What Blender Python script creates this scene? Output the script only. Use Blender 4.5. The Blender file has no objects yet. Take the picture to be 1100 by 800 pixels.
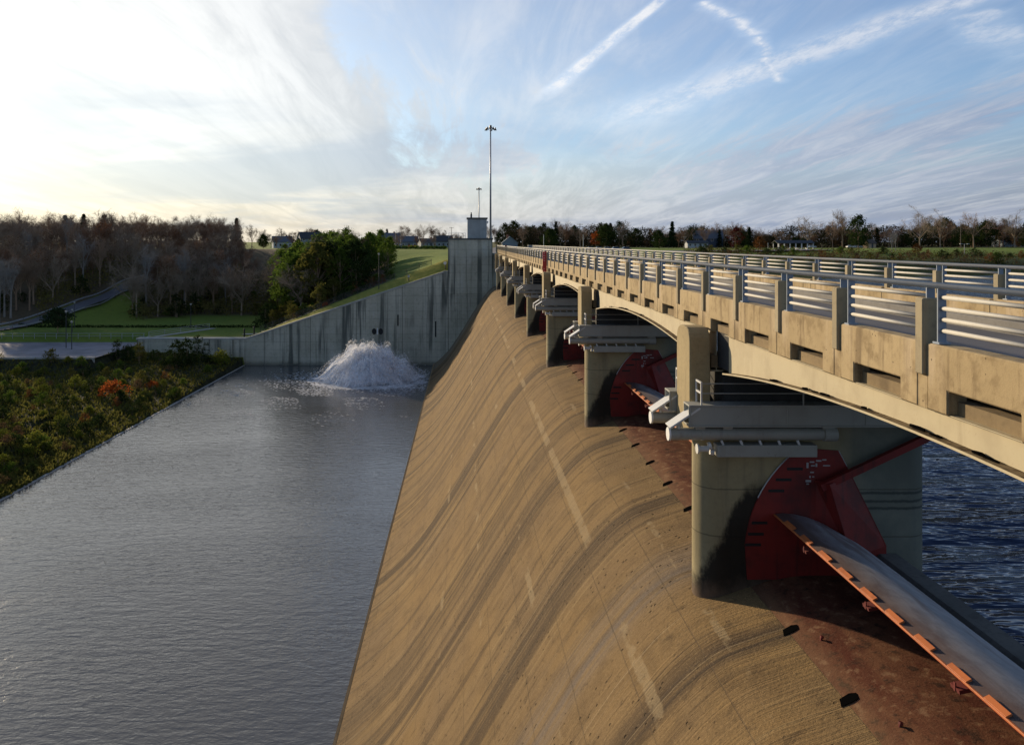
import bpy, math, random
from mathutils import Vector, Matrix
R = math.radians
SC = bpy.context.scene
COL = SC.collection
H = 24.2            # camera height above the tailwater
F = 831.0           # focal length of the photograph in its own pixels
VX, VY = 500.0, 260.5
def px(x, y, Y):
    """photo pixel at distance Y -> place in the world (used to read sizes off the photograph)"""
    return Vector(((x - VX) * Y / F, Y, H - (y - VY) * Y / F))
def pX(x, Y): return (x - VX) * Y / F

# ------------------------------------------------------------------ node helper
class G:
    def __init__(s, nt): s.nt = nt
    def n(s, t, ins=None, **props):
        nd = s.nt.nodes.new(t)
        for k, v in props.items(): setattr(nd, k, v)
        for k, v in (ins or {}).items(): s.put(nd.inputs[k], v)
        return nd
    def put(s, sock, v):
        if isinstance(v, bpy.types.NodeSocket): s.nt.links.new(v, sock)
        else:
            if hasattr(sock.default_value, '__len__') and not isinstance(v, str):
                v = tuple(v)
                if len(sock.default_value) == 4 and len(v) == 3: v = v + (1,)
            sock.default_value = v
    def m(s, op, a, b=0.0, c=0.0, clamp=False):
        nd = s.nt.nodes.new('ShaderNodeMath'); nd.operation = op; nd.use_clamp = clamp
        s.put(nd.inputs[0], a); s.put(nd.inputs[1], b); s.put(nd.inputs[2], c)
        return nd.outputs[0]
    def add(s, a, b): return s.m('ADD', a, b)
    def sub(s, a, b): return s.m('SUBTRACT', a, b)
    def mul(s, a, b, clamp=False): return s.m('MULTIPLY', a, b, clamp=clamp)
    def div(s, a, b): return s.m('DIVIDE', a, b)
    def mx(s, a, b): return s.m('MAXIMUM', a, b)
    def mn(s, a, b): return s.m('MINIMUM', a, b)
    def sm(s, v, lo, hi, a=0.0, b=1.0):
        nd = s.n('ShaderNodeMapRange', interpolation_type='SMOOTHSTEP')
        s.put(nd.inputs['Value'], v)
        for k, q in (('From Min', lo), ('From Max', hi), ('To Min', a), ('To Max', b)): s.put(nd.inputs[k], q)
        return nd.outputs[0]
    def mix(s, f, a, b, blend='MIX'):
        nd = s.n('ShaderNodeMix', data_type='RGBA', blend_type=blend)
        s.put(nd.inputs[0], f); s.put(nd.inputs[6], a); s.put(nd.inputs[7], b)
        return nd.outputs[2]
    def noise(s, vec, scale, detail=4, rough=.55, dist=0.0, out=0):
        nd = s.n('ShaderNodeTexNoise', {'Scale': scale, 'Detail': detail, 'Roughness': rough, 'Distortion': dist})
        if vec is not None: s.put(nd.inputs['Vector'], vec)
        return nd.outputs[out]
    def voro(s, vec, scale, feature='F1', out='Distance', rand=1.0):
        nd = s.n('ShaderNodeTexVoronoi', {'Scale': scale, 'Randomness': rand}, feature=feature)
        s.put(nd.inputs['Vector'], vec)
        return nd.outputs[out]
    def map(s, vec, scale=(1, 1, 1), loc=(0, 0, 0), rot=(0, 0, 0)):
        nd = s.n('ShaderNodeMapping', {'Vector': vec, 'Scale': scale, 'Location': loc, 'Rotation': rot})
        return nd.outputs[0]
    def sep(s, vec):
        nd = s.n('ShaderNodeSeparateXYZ', {0: vec}); return nd.outputs
    def comb(s, x, y, z=0.0):
        nd = s.n('ShaderNodeCombineXYZ', {0: x, 1: y, 2: z}); return nd.outputs[0]
    def ramp(s, f, stops):
        nd = s.n('ShaderNodeValToRGB'); s.put(nd.inputs[0], f)
        e = nd.color_ramp.elements
        while len(e) < len(stops): e.new(0.5)
        for q, (p, c) in zip(e, stops):
            q.position = p; q.color = tuple(c) + ((1,) if len(c) == 3 else ())
        return nd.outputs[0]
    def bump(s, h, strength=.5, dist=.02, normal=None):
        nd = s.n('ShaderNodeBump', {'Strength': strength, 'Distance': dist, 'Height': h})
        if normal is not None: s.put(nd.inputs['Normal'], normal)
        return nd.outputs[0]
    def rnd(s): return s.n('ShaderNodeObjectInfo').outputs['Random']

MATS = {}
def material(name, fn):
    if name in MATS: return MATS[name]
    m = bpy.data.materials.new(name); m.use_nodes = True
    nt = m.node_tree; nt.nodes.clear()
    g = G(nt); out = nt.nodes.new('ShaderNodeOutputMaterial')
    sh = fn(g)
    nt.links.new(sh, out.inputs[0])
    MATS[name] = m
    return m
def pbr(g, col, rough=.8, normal=None, metal=0.0, spec=.4, **kw):
    ins = {'Base Color': col, 'Roughness': rough, 'Metallic': metal, 'Specular IOR Level': spec}
    ins.update(kw)
    if normal is not None: ins['Normal'] = normal
    return g.n('ShaderNodeBsdfPrincipled', ins).outputs[0]
def obj_co(g): return g.n('ShaderNodeTexCoord').outputs['Object']
def world_co(g): return g.n('ShaderNodeNewGeometry').outputs['Position']

# ------------------------------------------------------------------ mesh helper
class MB:
    def __init__(s, origin=(0, 0, 0)):
        s.v = []; s.f = []; s.mi = []; s.cur = 0; s.o = Vector(origin); s.uv = None
    def mat(s, i): s.cur = i; return s
    def addv(s, pts):
        b = len(s.v); s.v.extend(tuple(p) for p in pts); return b
    def face(s, idx): s.f.append(tuple(idx)); s.mi.append(s.cur)
    def poly(s, pts):
        b = s.addv(pts); s.face(range(b, b + len(pts)))
    def box(s, x0, x1, y0, y1, z0, z1):
        b = s.addv([(x0,y0,z0),(x1,y0,z0),(x1,y1,z0),(x0,y1,z0),(x0,y0,z1),(x1,y0,z1),(x1,y1,z1),(x0,y1,z1)])
        for q in ((0,3,2,1),(4,5,6,7),(0,1,5,4),(1,2,6,5),(2,3,7,6),(3,0,4,7)): s.face([b+i for i in q])
    def obox(s, c, ax, ay, az):
        """oriented box: centre and three half-axis vectors"""
        c, ax, ay, az = Vector(c), Vector(ax), Vector(ay), Vector(az)
        b = s.addv([c-ax-ay-az, c+ax-ay-az, c+ax+ay-az, c-ax+ay-az, c-ax-ay+az, c+ax-ay+az, c+ax+ay+az, c-ax+ay+az])
        for q in ((0,3,2,1),(4,5,6,7),(0,1,5,4),(1,2,6,5),(2,3,7,6),(3,0,4,7)): s.face([b+i for i in q])
    def bar(s, p0, p1, w, h, up=(0, 0, 1)):
        p0, p1 = Vector(p0), Vector(p1); d = p1 - p0
        side = d.cross(Vector(up)).normalized(); u = side.cross(d).normalized()
        s.obox((p0 + p1) / 2, d / 2, side * w / 2, u * h / 2)
    def tube(s, p0, p1, r0, r1=None, n=8, caps=True):
        p0, p1 = Vector(p0), Vector(p1); r1 = r0 if r1 is None else r1
        d = (p1 - p0); d = d.normalized() if d.length > 1e-9 else Vector((0, 0, 1))
        a = d.orthogonal().normalized(); c = d.cross(a)
        ring = [a * math.cos(2*math.pi*i/n) + c * math.sin(2*math.pi*i/n) for i in range(n)]
        b = s.addv([p0 + q*r0 for q in ring] + [p1 + q*r1 for q in ring])
        for i in range(n):
            j = (i + 1) % n; s.face((b+i, b+j, b+n+j, b+n+i))
        if caps:
            s.face([b+i for i in range(n)][::-1]); s.face([b+n+i for i in range(n)])
    def prism(s, pts, vec, caps=True):
        """closed polygon pts extruded by vec"""
        vec = Vector(vec); n = len(pts)
        b = s.addv([Vector(p) for p in pts] + [Vector(p) + vec for p in pts])
        for i in range(n):
            j = (i + 1) % n; s.face((b+i, b+j, b+n+j, b+n+i))
        if caps:
            s.face([b+i for i in range(n)][::-1]); s.face([b+n+i for i in range(n)])
    def sheet(s, rows):
        """grid of points, rows x cols"""
        nr, nc = len(rows), len(rows[0])
        b = s.addv([p for r in rows for p in r])
        for i in range(nr-1):
            for j in range(nc-1):
                s.face((b+i*nc+j, b+i*nc+j+1, b+(i+1)*nc+j+1, b+(i+1)*nc+j))
    def build(s, name, mats, parent=None, smooth=False, bevel=0.0, fix=True):
        me = bpy.data.meshes.new(name)
        o = s.o
        me.from_pydata([(p[0]-o.x, p[1]-o.y, p[2]-o.z) for p in s.v], [], s.f)
        if not isinstance(mats, (list, tuple)): mats = [mats]
        for m in mats: me.materials.append(m)
        if len(mats) > 1: me.polygons.foreach_set('material_index', s.mi)
        if fix:
            import bmesh
            bm = bmesh.new(); bm.from_mesh(me)
            bmesh.ops.recalc_face_normals(bm, faces=bm.faces); bm.to_mesh(me); bm.free()
        if smooth: me.polygons.foreach_set('use_smooth', [True]*len(me.polygons))
        me.update()
        ob = bpy.data.objects.new(name, me); COL.objects.link(ob)
        if parent is not None: ob.parent = parent
        else: ob.location = o
        if bevel:
            md = ob.modifiers.new('edge', 'BEVEL'); md.width = bevel; md.segments = 1
            md.limit_method = 'ANGLE'; md.angle_limit = R(40)
        return ob

def tag(o, label, cat, group=None, kind=None):
    if label: o['label'] = label
    if cat: o['category'] = cat
    if group: o['group'] = group
    if kind: o['kind'] = kind
    return o
def thing(name, loc, label, cat, group=None, rz=0.0):
    o = bpy.data.objects.new(name, None); o.empty_display_size = .3
    COL.objects.link(o); o.location = loc; o.rotation_euler = (0, 0, rz)
    return tag(o, label, cat, group)
def struct(o): o['kind'] = 'structure'; return o
def copy_tree(o, parent=None):
    c = o.copy(); COL.objects.link(c); c.parent = parent
    for ch in list(o.children): copy_tree(ch, c)
    return c
def place(proto, loc, rz=0.0, sc=1.0, label=None, cat=None, group=None):
    c = copy_tree(proto); c.location = loc; c.rotation_euler = (0, 0, rz)
    c.scale = (sc, sc, sc) if not hasattr(sc, '__len__') else sc
    if label: c['label'] = label
    if group: c['group'] = group
    elif 'group' in c: del c['group']
    if cat: c['category'] = cat
    return c
def drop_tree(o):
    for ch in list(o.children): drop_tree(ch)
    bpy.data.objects.remove(o)

def lerp(a, b, t): return a + (b - a) * t
def sstep(lo, hi, v):
    t = min(1.0, max(0.0, (v - lo) / (hi - lo))); return t * t * (3 - 2 * t)
def interp(tab, x):
    if x <= tab[0][0]: return tab[0][1]
    for (a, b), (c, d) in zip(tab, tab[1:]):
        if x <= c: return b + (d - b) * (x - a) / (c - a)
    return tab[-1][1]

# ------------------------------------------------------------------ layout of the dam
YW = 153.0                               # plane of the end wall
S = 17.45; Y1 = 18.7; PT = 1.14          # pier spacing, first pier, pier thickness
PIERS = [Y1 + S * k for k in range(8)]
PROFILE = [(9.9, 8.05), (8.3, 8.02), (7.5, 8.12), (6.9, 8.31), (6.2, 8.54), (5.45, 8.83), (4.8, 9.32), (4.2, 9.95), (3.2, 11.2),
           (2.2, 12.75), (1.1, 14.5), (-.3, 16.8), (-1.8, 19.15), (-3.1, 21.0), (-4.2, 22.25), (-5.2, 23.2), (-5.8, 23.7), (-6.2, 24.0)]
RES_Z = H - 9.0
SUN_AZ = R(38)            # to the left of the dam axis (+Y)
SUN_EL = R(14.5)
# ------------------------------------------------------------------ materials
def concrete(base, dark, spot=1.0, stain=0.35, scale=1.0, bump=.35, streak=True):
    def fn(g):
        co = world_co(g)
        big = g.noise(co, .55*scale, 5, .6)
        fine = g.noise(co, 9*scale, 5, .65)
        grit = g.noise(co, 70*scale, 3, .6)
        c = g.mix(g.sm(big, .3, .7), tuple(x*.86 for x in base), tuple(min(1, x*1.12) for x in base))
        c = g.mix(g.mul(g.sm(fine, .45, .75), .35), c, dark)
        if streak:
            st = g.noise(g.map(co, (2.4*scale, 2.4*scale, .12*scale)), 1.0, 5, .65)
            c = g.mix(g.mul(g.sm(st, .52, .72), stain), c, dark)
        pit = g.voro(co, 7*scale)
        pm = g.mul(g.sm(pit, .10, .05), g.mul(g.sm(big, .45, .6), .7*spot))
        c = g.mix(pm, c, tuple(x*.35 for x in dark))
        h = g.add(g.mul(grit, .35), g.sub(fine, g.mul(pm, .8)))
        return pbr(g, c, .88, g.bump(h, bump, .012), spec=.25)
    return fn
def M(name, base, dark, **k): return material(name, concrete(base, dark, **k))
M_PARAPET = M('parapet concrete', (.385, .29, .16), (.165, .115, .064), stain=.6)
M_POST = M('post concrete', (.34, .285, .185), (.15, .12, .08), stain=.55)
M_COLUMN = M('column concrete', (.335, .265, .145), (.16, .125, .075), stain=.45)
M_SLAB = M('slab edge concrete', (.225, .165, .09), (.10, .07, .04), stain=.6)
M_PALE = M('pale concrete', (.42, .41, .37), (.24, .23, .21), stain=.3)

def spill(g):
    uv = g.n('ShaderNodeUVMap', uv_map='flow').outputs[0]        # x: along the dam (m), y: down the face (m)
    s = g.sep(uv); u, v = s[0], s[1]
    warp = g.noise(g.comb(u, g.mul(v, .25)), .35, 3, .5)
    uu = g.add(u, g.mul(g.sub(warp, .5), .5))
    st1 = g.noise(g.comb(g.mul(uu, 1.1), g.mul(v, .045)), 1.0, 5, .62)
    st2 = g.noise(g.comb(g.mul(uu, 4.5), g.mul(v, .06)), 1.0, 5, .68)
    st3 = g.noise(g.comb(g.mul(uu, 15), g.mul(v, .28)), 1.0, 4, .7)
    blot = g.noise(g.comb(u, v), .8, 6, .62)
    blot2 = g.noise(g.comb(g.add(u, 31), v), .22, 4, .55)
    fine = g.noise(g.comb(u, v), 14, 5, .65)
    # lift blocks: every pour its own tint
    lift = g.n('ShaderNodeTexBrick', {'Vector': g.comb(u, v), 'Scale': 1.0, 'Mortar Size': .012, 'Mortar Smooth': .3, 'Bias': 0.0,
               'Brick Width': 8.72, 'Row Height': 1.83, 'Color1': (.25, .25, .25), 'Color2': (.75, .75, .75), 'Mortar': (0, 0, 0)}, offset=.5)
    tint = g.sep(lift.outputs[0])[0]
    joint = lift.outputs['Fac']
    c = g.mix(g.sm(blot2, .3, .7), (.225, .145, .062), (.185, .125, .066))
    c = g.mix(g.mul(g.sub(tint, .25), .5), c, (.27, .182, .085))
    c = g.mix(g.mul(g.sm(blot, .46, .70), .5), c, (.105, .068, .034))
    # bundles of dark run-off tracks: a slow noise across the dam opens each bundle, fine lines fill it
    trk = g.noise(g.comb(g.mul(uu, .34), g.mul(v, .018)), 1.0, 3, .55)
    bun = g.sm(trk, .53, .62)
    edge = g.mul(g.sm(trk, .47, .52), g.sm(trk, .58, .53))
    line = g.noise(g.comb(g.mul(uu, 5.5), g.mul(v, .035)), 1.0, 4, .7)
    c = g.mix(g.mul(bun, g.sm(line, .36, .60, .42, .97)), c, (.058, .042, .029))
    c = g.mix(g.mul(edge, g.mul(g.sm(line, .5, .62), .6)), c, (.29, .205, .10))
    c = g.mix(g.mul(g.sm(st1, .53, .61), .65), c, (.08, .054, .032))
    c = g.mix(g.mul(g.sm(st2, .55, .66), .38), c, (.085, .058, .034))
    c = g.mix(g.mul(g.sm(st3, .60, .74), .42), c, (.28, .205, .11))
    sc = g.noise(g.comb(g.mul(u, 2.6), g.mul(v, 1.3)), 1.0, 6, .72, .5)
    c = g.mix(g.mul(g.sm(sc, .54, .68), .65), c, (.072, .048, .027))
    c = g.mix(g.mul(g.sm(sc, .42, .32), .35), c, (.26, .175, .078))
    hl = g.noise(g.comb(g.mul(uu, 13), g.mul(v, .022)), 1.0, 3, .75)
    hk = g.sm(g.noise(g.comb(g.mul(u, .5), g.mul(v, .12), 4.0), 1.0, 3, .5), .42, .58)
    c = g.mix(g.mul(g.mul(g.sm(hl, .61, .65), hk), .7), c, (.07, .055, .042))
    c = g.mix(g.mul(g.mul(g.sm(hl, .39, .35), hk), .6), c, (.38, .30, .185))
    toe = g.mul(g.sm(g.voro(g.comb(g.mul(u, .8), g.mul(v, 1.7)), 1.0), .16, .10), g.mul(g.sm(v, 19.5, 20.5), g.sm(g.noise(g.comb(u, v), .18, 2, .5), .52, .6)))
    c = g.mix(g.mul(toe, .9), c, (.03, .024, .018))
    # hairline contraction joints
    jf = g.m('FRACT', g.div(u, 4.36)); jl = g.sm(g.m('ABSOLUTE', g.sub(jf, .5)), .4955, .499)
    c = g.mix(g.mul(jl, g.sm(blot, .4, .55, .1, .8)), c, (.06, .045, .03))
    # grey scoured track
    gt = g.m('ABSOLUTE', g.sub(uu, 20.8))
    c = g.mix(g.mul(g.sm(gt, 1.5, .2), g.mul(g.sm(st2, .3, .6), .6)), c, (.175, .150, .130))
    gt2 = g.m('ABSOLUTE', g.sub(uu, 38.1))
    c = g.mix(g.mul(g.sm(gt2, 1.8, .2), g.mul(g.sm(st2, .3, .55), .6)), c, (.062, .046, .032))
    # pale mortar patches along two lift joints
    pn = g.noise(g.comb(g.mul(u, .30), g.mul(v, .5)), 1.0, 5, .62)
    pw = g.mul(g.sub(g.noise(g.comb(g.mul(u, 2.2), g.mul(v, 2.2)), 1.0, 5, .7), .5), .22)
    for vc, hw, lo in ((1.25, .11, .55), (3.35, .19, .50), (6.4, .16, .57), (9.6, .18, .55), (13.1, .16, .58)):
        band = g.sm(g.add(g.m('ABSOLUTE', g.sub(v, vc)), pw), hw, hw*.7)
        c = g.mix(g.mul(g.mul(band, g.sm(pn, lo, lo+.05)), g.sm(fine, .3, .6, .25, .6)), c, (.33, .255, .15))
    c = g.mix(g.mul(joint, .5), c, (.12, .09, .06))
    pit = g.voro(g.comb(u, v), 3.6)
    pz = g.mul(g.sm(pit, .17, .08), g.sm(blot2, .44, .56))
    c = g.mix(g.mul(pz, .8), c, (.04, .03, .02))
    pale = g.sm(u, 143, 147)
    c = g.mix(g.mul(pale, .55), c, (.24, .22, .17))
    wet = g.sm(v, 24.6, 25.6)
    c = g.mix(g.mul(wet, .4), c, (.16, .13, .09))
    grit = g.noise(g.comb(u, v), 42, 4, .7)
    c = g.mix(g.mul(g.sm(grit, .5, .68), .55), c, (.075, .053, .033))
    c = g.mix(g.mul(g.sm(grit, .48, .30), .3), c, (.36, .265, .15))
    c = g.mix(g.mul(g.sm(fine, .5, .72), .45), c, (.085, .06, .036))
    c = g.mix(g.mul(g.sm(fine, .45, .30), .35), c, (.34, .245, .13))
    h = g.add(g.add(g.mul(fine, .5), g.mul(st3, .7)), g.sub(g.mul(blot, .8), g.add(g.mul(joint, 1.0), g.mul(pz, 1.5))))
    return pbr(g, c, .95, g.bump(h, .8, .06), spec=.12)
M_SPILL = material('spillway concrete', spill)

def rust(g):
    co = world_co(g)
    s = g.sep(co)
    a = g.noise(g.map(co, (1.6, .5, 1.6)), 1.0, 6, .65, .6)
    b = g.noise(co, 3.2, 6, .65)
    f = g.noise(co, 26, 4, .6)
    c = g.mix(g.sm(a, .3, .68), (.15, .068, .036), (.085, .026, .016))
    c = g.mix(g.mul(g.sm(b, .46, .34), .55), c, (.27, .165, .095))
    c = g.mix(g.mul(g.sm(b, .52, .68), .85), c, (.030, .018, .013))
    c = g.mix(g.mul(g.sm(f, .5, .75), .3), c, (.26, .16, .10))
    edge = g.sm(s[0], 7.5, 6.9)
    c = g.mix(g.mul(edge, .25), c, (.24, .16, .09))
    return pbr(g, c, .92, g.bump(g.add(b, g.mul(f, .4)), .6, .03), spec=.1)
M_RUST = material('rust stained sill', rust)

def pier_m(g):
    co = world_co(g); lo = obj_co(g)
    s = g.sep(lo); x, y, z = s[0], s[1], s[2]
    big = g.noise(co, .6, 5, .6); fine = g.noise(co, 8, 5, .65); grit = g.noise(co, 60, 3, .6)
    st = g.noise(g.map(co, (3, 3, .15)), 1.0, 5, .65)
    c = g.mix(g.sm(big, .3, .7), (.27, .225, .125), (.36, .305, .175))
    c = g.mix(g.mul(g.sm(fine, .45, .75), .3), c, (.17, .14, .09))
    c = g.mix(g.mul(g.sm(st, .5, .7), .45), c, (.15, .13, .09))
    # greyer and darker on the upstream half
    c = g.mix(g.mul(g.sm(x, .2, 1.4), .75), c, g.mix(g.sm(big, .35, .65), (.10, .125, .12), (.17, .19, .17)))
    for zz in (2.42, 2.22, 2.05):
        ln = g.sm(g.m('ABSOLUTE', g.sub(z, g.add(zz, g.mul(fine, .06)))), .05, .01)
        c = g.mix(g.mul(g.mul(ln, g.sm(x, .4, 1.2)), .7), c, (.03, .035, .035))
    # construction joints
    for zz in (2.52, 1.38):
        ln = g.sm(g.m('ABSOLUTE', g.sub(z, g.add(zz, g.mul(fine, .03)))), .022, .008)
        c = g.mix(g.mul(ln, .6), c, (.07, .06, .04))
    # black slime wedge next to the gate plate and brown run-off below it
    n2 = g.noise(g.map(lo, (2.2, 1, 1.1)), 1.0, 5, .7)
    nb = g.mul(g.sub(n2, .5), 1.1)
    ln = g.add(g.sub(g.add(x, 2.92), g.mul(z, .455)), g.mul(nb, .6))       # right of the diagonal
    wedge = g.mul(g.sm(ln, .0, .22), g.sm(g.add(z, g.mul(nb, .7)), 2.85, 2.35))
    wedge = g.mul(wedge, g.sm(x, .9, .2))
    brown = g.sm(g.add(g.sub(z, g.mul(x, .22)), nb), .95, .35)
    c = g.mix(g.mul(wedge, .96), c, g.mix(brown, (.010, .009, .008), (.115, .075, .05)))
    h = g.add(g.mul(grit, .4), fine)
    return pbr(g, c, g.sub(.9, g.mul(wedge, .25)), g.bump(h, .4, .015), spec=.25)
M_PIER = material('pier concrete', pier_m)

def wall_m(g):
    co = world_co(g); s = g.sep(co); x, z = s[0], s[2]
    big = g.noise(co, .16, 5, .6); fine = g.noise(co, 2.2, 6, .65)
    st = g.noise(g.map(co, (.75, .75, .028)), 1.0, 5, .6)
    st2 = g.noise(g.map(co, (2.6, 2.6, .05)), 1.0, 4, .65)
    c = g.mix(g.sm(big, .3, .7), (.40, .39, .30), (.55, .535, .43))
    md = g.sm(g.noise(g.map(co, (.11, .11, .05), (5, 2, 1)), 1.0, 4, .6), .38, .6)
    c = g.mix(g.mul(g.mul(g.sm(st, .49, .60), md), .85), c, (.065, .075, .065))
    c = g.mix(g.mul(g.sm(st2, .55, .7), .45), c, (.10, .11, .10))
    c = g.mix(g.mul(g.mul(g.sm(st, .45, .33), g.sm(big, .45, .6)), .75), c, (.50, .52, .48))
    c = g.mix(g.mul(g.sm(fine, .5, .75), .4), c, (.15, .155, .13))
    # board marks and pours
    lf = g.m('FRACT', g.div(z, 1.52))
    ln = g.sm(g.m('ABSOLUTE', g.sub(lf, .5)), .46, .49)
    c = g.mix(g.mul(ln, .38), c, (.13, .135, .12))
    jf = g.m('FRACT', g.div(g.add(x, 3.4), 9.1))
    jn = g.sm(g.m('ABSOLUTE', g.sub(jf, .5)), .49, .497)
    c = g.mix(g.mul(jn, .75), c, (.05, .055, .05))
    # damp foot
    c = g.mix(g.mul(g.sm(g.add(z, g.mul(fine, 1.2)), 1.6, .7), .6), c, (.07, .075, .06))
    return pbr(g, c, .9, g.bump(g.add(fine, g.mul(ln, -.3)), .4, .05), spec=.2)
M_WALL = material('stained wall concrete', wall_m)

def paint(base, dirt, amt=.35, rough=.5, metal=0.0, sc=1.0, rustc=None):
    def fn(g):
        co = world_co(g)
        a = g.noise(co, 1.3*sc, 5, .6); b = g.noise(co, 11*sc, 5, .7)
        st = g.noise(g.map(co, (5*sc, 5*sc, .35*sc)), 1.0, 4, .6)
        c = g.mix(g.mul(g.sm(a, .4, .75), amt), base, dirt)
        c = g.mix(g.mul(g.sm(st, .55, .75), amt), c, dirt)
        if rustc: c = g.mix(g.mul(g.sm(b, .62, .72), .7), c, rustc)
        return pbr(g, c, g.add(rough, g.mul(g.sub(b, .5), .25)), g.bump(b, .12, .006), metal=metal, spec=.45)
    return fn
def P(name, *a, **k): return material(name, paint(*a, **k))
M_GIRDER = P('cream girder paint', (.46, .39, .245), (.30, .235, .14), amt=.5, rough=.55, rustc=(.30, .20, .11))
M_FLANGE = P('girder flange dirt', (.60, .54, .38), (.16, .11, .07), amt=.8, rough=.8, sc=2.0)
M_STEEL = P('grey platform paint', (.345, .345, .305), (.21, .195, .16), amt=.45, rough=.5, rustc=(.16, .12, .09))
M_STEEL2 = P('light steel', (.62, .62, .60), (.38, .36, .33), amt=.35, rough=.45)
M_RAIL = P('aluminium rail', (.45, .435, .39), (.31, .285, .24), amt=.4, rough=.6)
M_RED = P('red lead paint', (.21, .017, .012), (.06, .012, .010), amt=.85, rough=.6, rustc=(.12, .03, .02))
M_RED2 = P('bright red paint', (.50, .035, .03), (.25, .03, .03), amt=.3, rough=.5)
M_ORANGE = P('orange paint', (.47, .135, .036), (.24, .07, .026), amt=.75, rough=.6, rustc=(.25, .07, .03))
M_BLACK = P('black paint', (.012, .012, .012), (.02, .02, .02), rough=.7)
M_WHITE = P('white paint', (.72, .72, .70), (.5, .5, .48), rough=.6)
M_DARK = P('dark metal', (.05, .05, .052), (.03, .03, .03), rough=.5)
M_GALV = P('galvanised steel', (.40, .41, .42), (.28, .28, .28), rough=.45, metal=.3)
M_WOODPOLE = P('weathered pole wood', (.16, .12, .09), (.09, .07, .05), rough=.9)

def gate_skin(g):
    co = world_co(g); s = g.sep(co)
    a = g.noise(g.map(co, (1.6, .55, 1.6)), 1.0, 6, .65, .5); b = g.noise(co, 2.6, 6, .7); f = g.noise(co, 22, 4, .6)
    c = g.mix(g.sm(b, .3, .7), (.28, .285, .32), (.42, .42, .45))
    lowx = g.sm(g.add(s[0], g.mul(g.sub(a, .5), 1.6)), 8.35, 7.5)
    c = g.mix(g.mul(lowx, .9), c, (.10, .055, .042))
    c = g.mix(g.mul(g.sm(a, .46, .66), .7), c, (.14, .095, .085))
    c = g.mix(g.mul(g.sm(f, .55, .8), .4), c, (.09, .06, .05))
    return pbr(g, c, .62, g.bump(g.add(b, g.mul(f, .3)), .3, .02), spec=.5)
M_SKIN = material('weathered gate skin', gate_skin)

def asphalt(base=(.075, .074, .078)):
    def fn(g):
        co = world_co(g); a = g.noise(co, .35, 5, .6); f = g.noise(co, 30, 3, .6)
        c = g.mix(g.sm(a, .3, .7), tuple(x*.8 for x in base), tuple(x*1.25 for x in base))
        c = g.mix(g.mul(g.sm(f, .5, .7), .4), c, tuple(x*1.6 for x in base))
        return pbr(g, c, .8, g.bump(f, .3, .01), spec=.4)
    return fn
M_ROAD = material('road asphalt', asphalt((.10, .10, .11)))
M_LOT = material('worn grey pavement', asphalt((.20, .19, .205)))

def water(col, s1, s2, st, dist, rough, ior=1.33, el=.4):
    def fn(g):
        co = world_co(g)
        a = g.noise(g.map(co, (s1*el, s1, s1)), 1.0, 3, .55, .4)
        b = g.noise(g.map(co, (s2*el*1.2, s2, s2), rot=(0, 0, .25)), 1.0, 3, .6, .3)
        big = g.noise(g.map(co, (.035, .07, .05)), 1.0, 4, .6, .8)
        h = g.add(g.mul(a, 1.0), g.mul(b, .45))
        amt = g.sm(big, .3, .7, st*.65, st*1.15)
        nb = g.bump(h, amt, dist)
        return pbr(g, col, g.sm(big, .35, .65, rough, rough*1.8), nb, spec=.5, **{'IOR': ior})
    return fn
M_TAIL = material('tailwater', water((.078, .080, .082), 1.6, 4.4, .75, .085, .07, 1.6))
M_RESV = material('reservoir water', water((.013, .030, .078), .42, 1.25, 1.0, 1.1, .04, 1.33, .30))

def leaf(c1, c2, trans=.3, vary=.35, c3=None):
    def fn(g):
        co = world_co(g)
        a = g.noise(co, .9, 3, .6); b = g.noise(co, 7, 2, .6)
        r = g.rnd()
        c = g.mix(g.sm(a, .32, .68), c1, c2)
        if c3: c = g.mix(g.mul(g.sm(b, .55, .7), .8), c, c3)
        c = g.mix(g.mul(r, vary), c, tuple(x*.45 for x in c1))
        d = g.n('ShaderNodeBsdfDiffuse', {'Color': c, 'Roughness': .9}).outputs[0]
        t = g.n('ShaderNodeBsdfTranslucent', {'Color': c}).outputs[0]
        return g.n('ShaderNodeMixShader', {0: trans, 1: d, 2: t}).outputs[0]
    return fn
L_GREEN = material('green leaves', leaf((.058, .105, .018), (.115, .17, .028), .42, .3, (.17, .20, .034)))
L_DEEP = material('deep green leaves', leaf((.026, .044, .014), (.048, .070, .02), .3))
L_PINE = material('pine needles', leaf((.014, .028, .012), (.028, .044, .018), .12))
L_OLIVE = material('olive leaves', leaf((.085, .090, .022), (.14, .135, .032), .38, .35, (.18, .135, .045)))
L_LIME = material('yellow green leaves', leaf((.12, .145, .022), (.185, .20, .032), .4, .3, (.2, .16, .032)))
L_BROWN = material('brown leaves', leaf((.10, .065, .035), (.16, .105, .055), .35))
L_RUST = material('rusty autumn leaves', leaf((.15, .062, .022), (.23, .10, .03), .4))
L_ORANGE = material('orange red leaves', leaf((.34, .07, .02), (.42, .13, .03), .4))
L_RED = material('dark red leaves', leaf((.10, .016, .014), (.15, .03, .02), .25))
L_OLIVE2 = material('dull olive leaves', leaf((.125, .115, .036), (.19, .165, .05), .3, .3, (.22, .16, .05)))
L_TWIG = material('twiggy brown', leaf((.17, .125, .088), (.25, .185, .13), .25, .3, (.26, .15, .08)))
L_LAWN = material('lawn tree needles', leaf((.034, .056, .024), (.06, .085, .035), .3))
L_SCRUB = material('dark scrub leaves', leaf((.022, .023, .012), (.042, .032, .020), .2, .3, (.03, .042, .016)))
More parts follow.
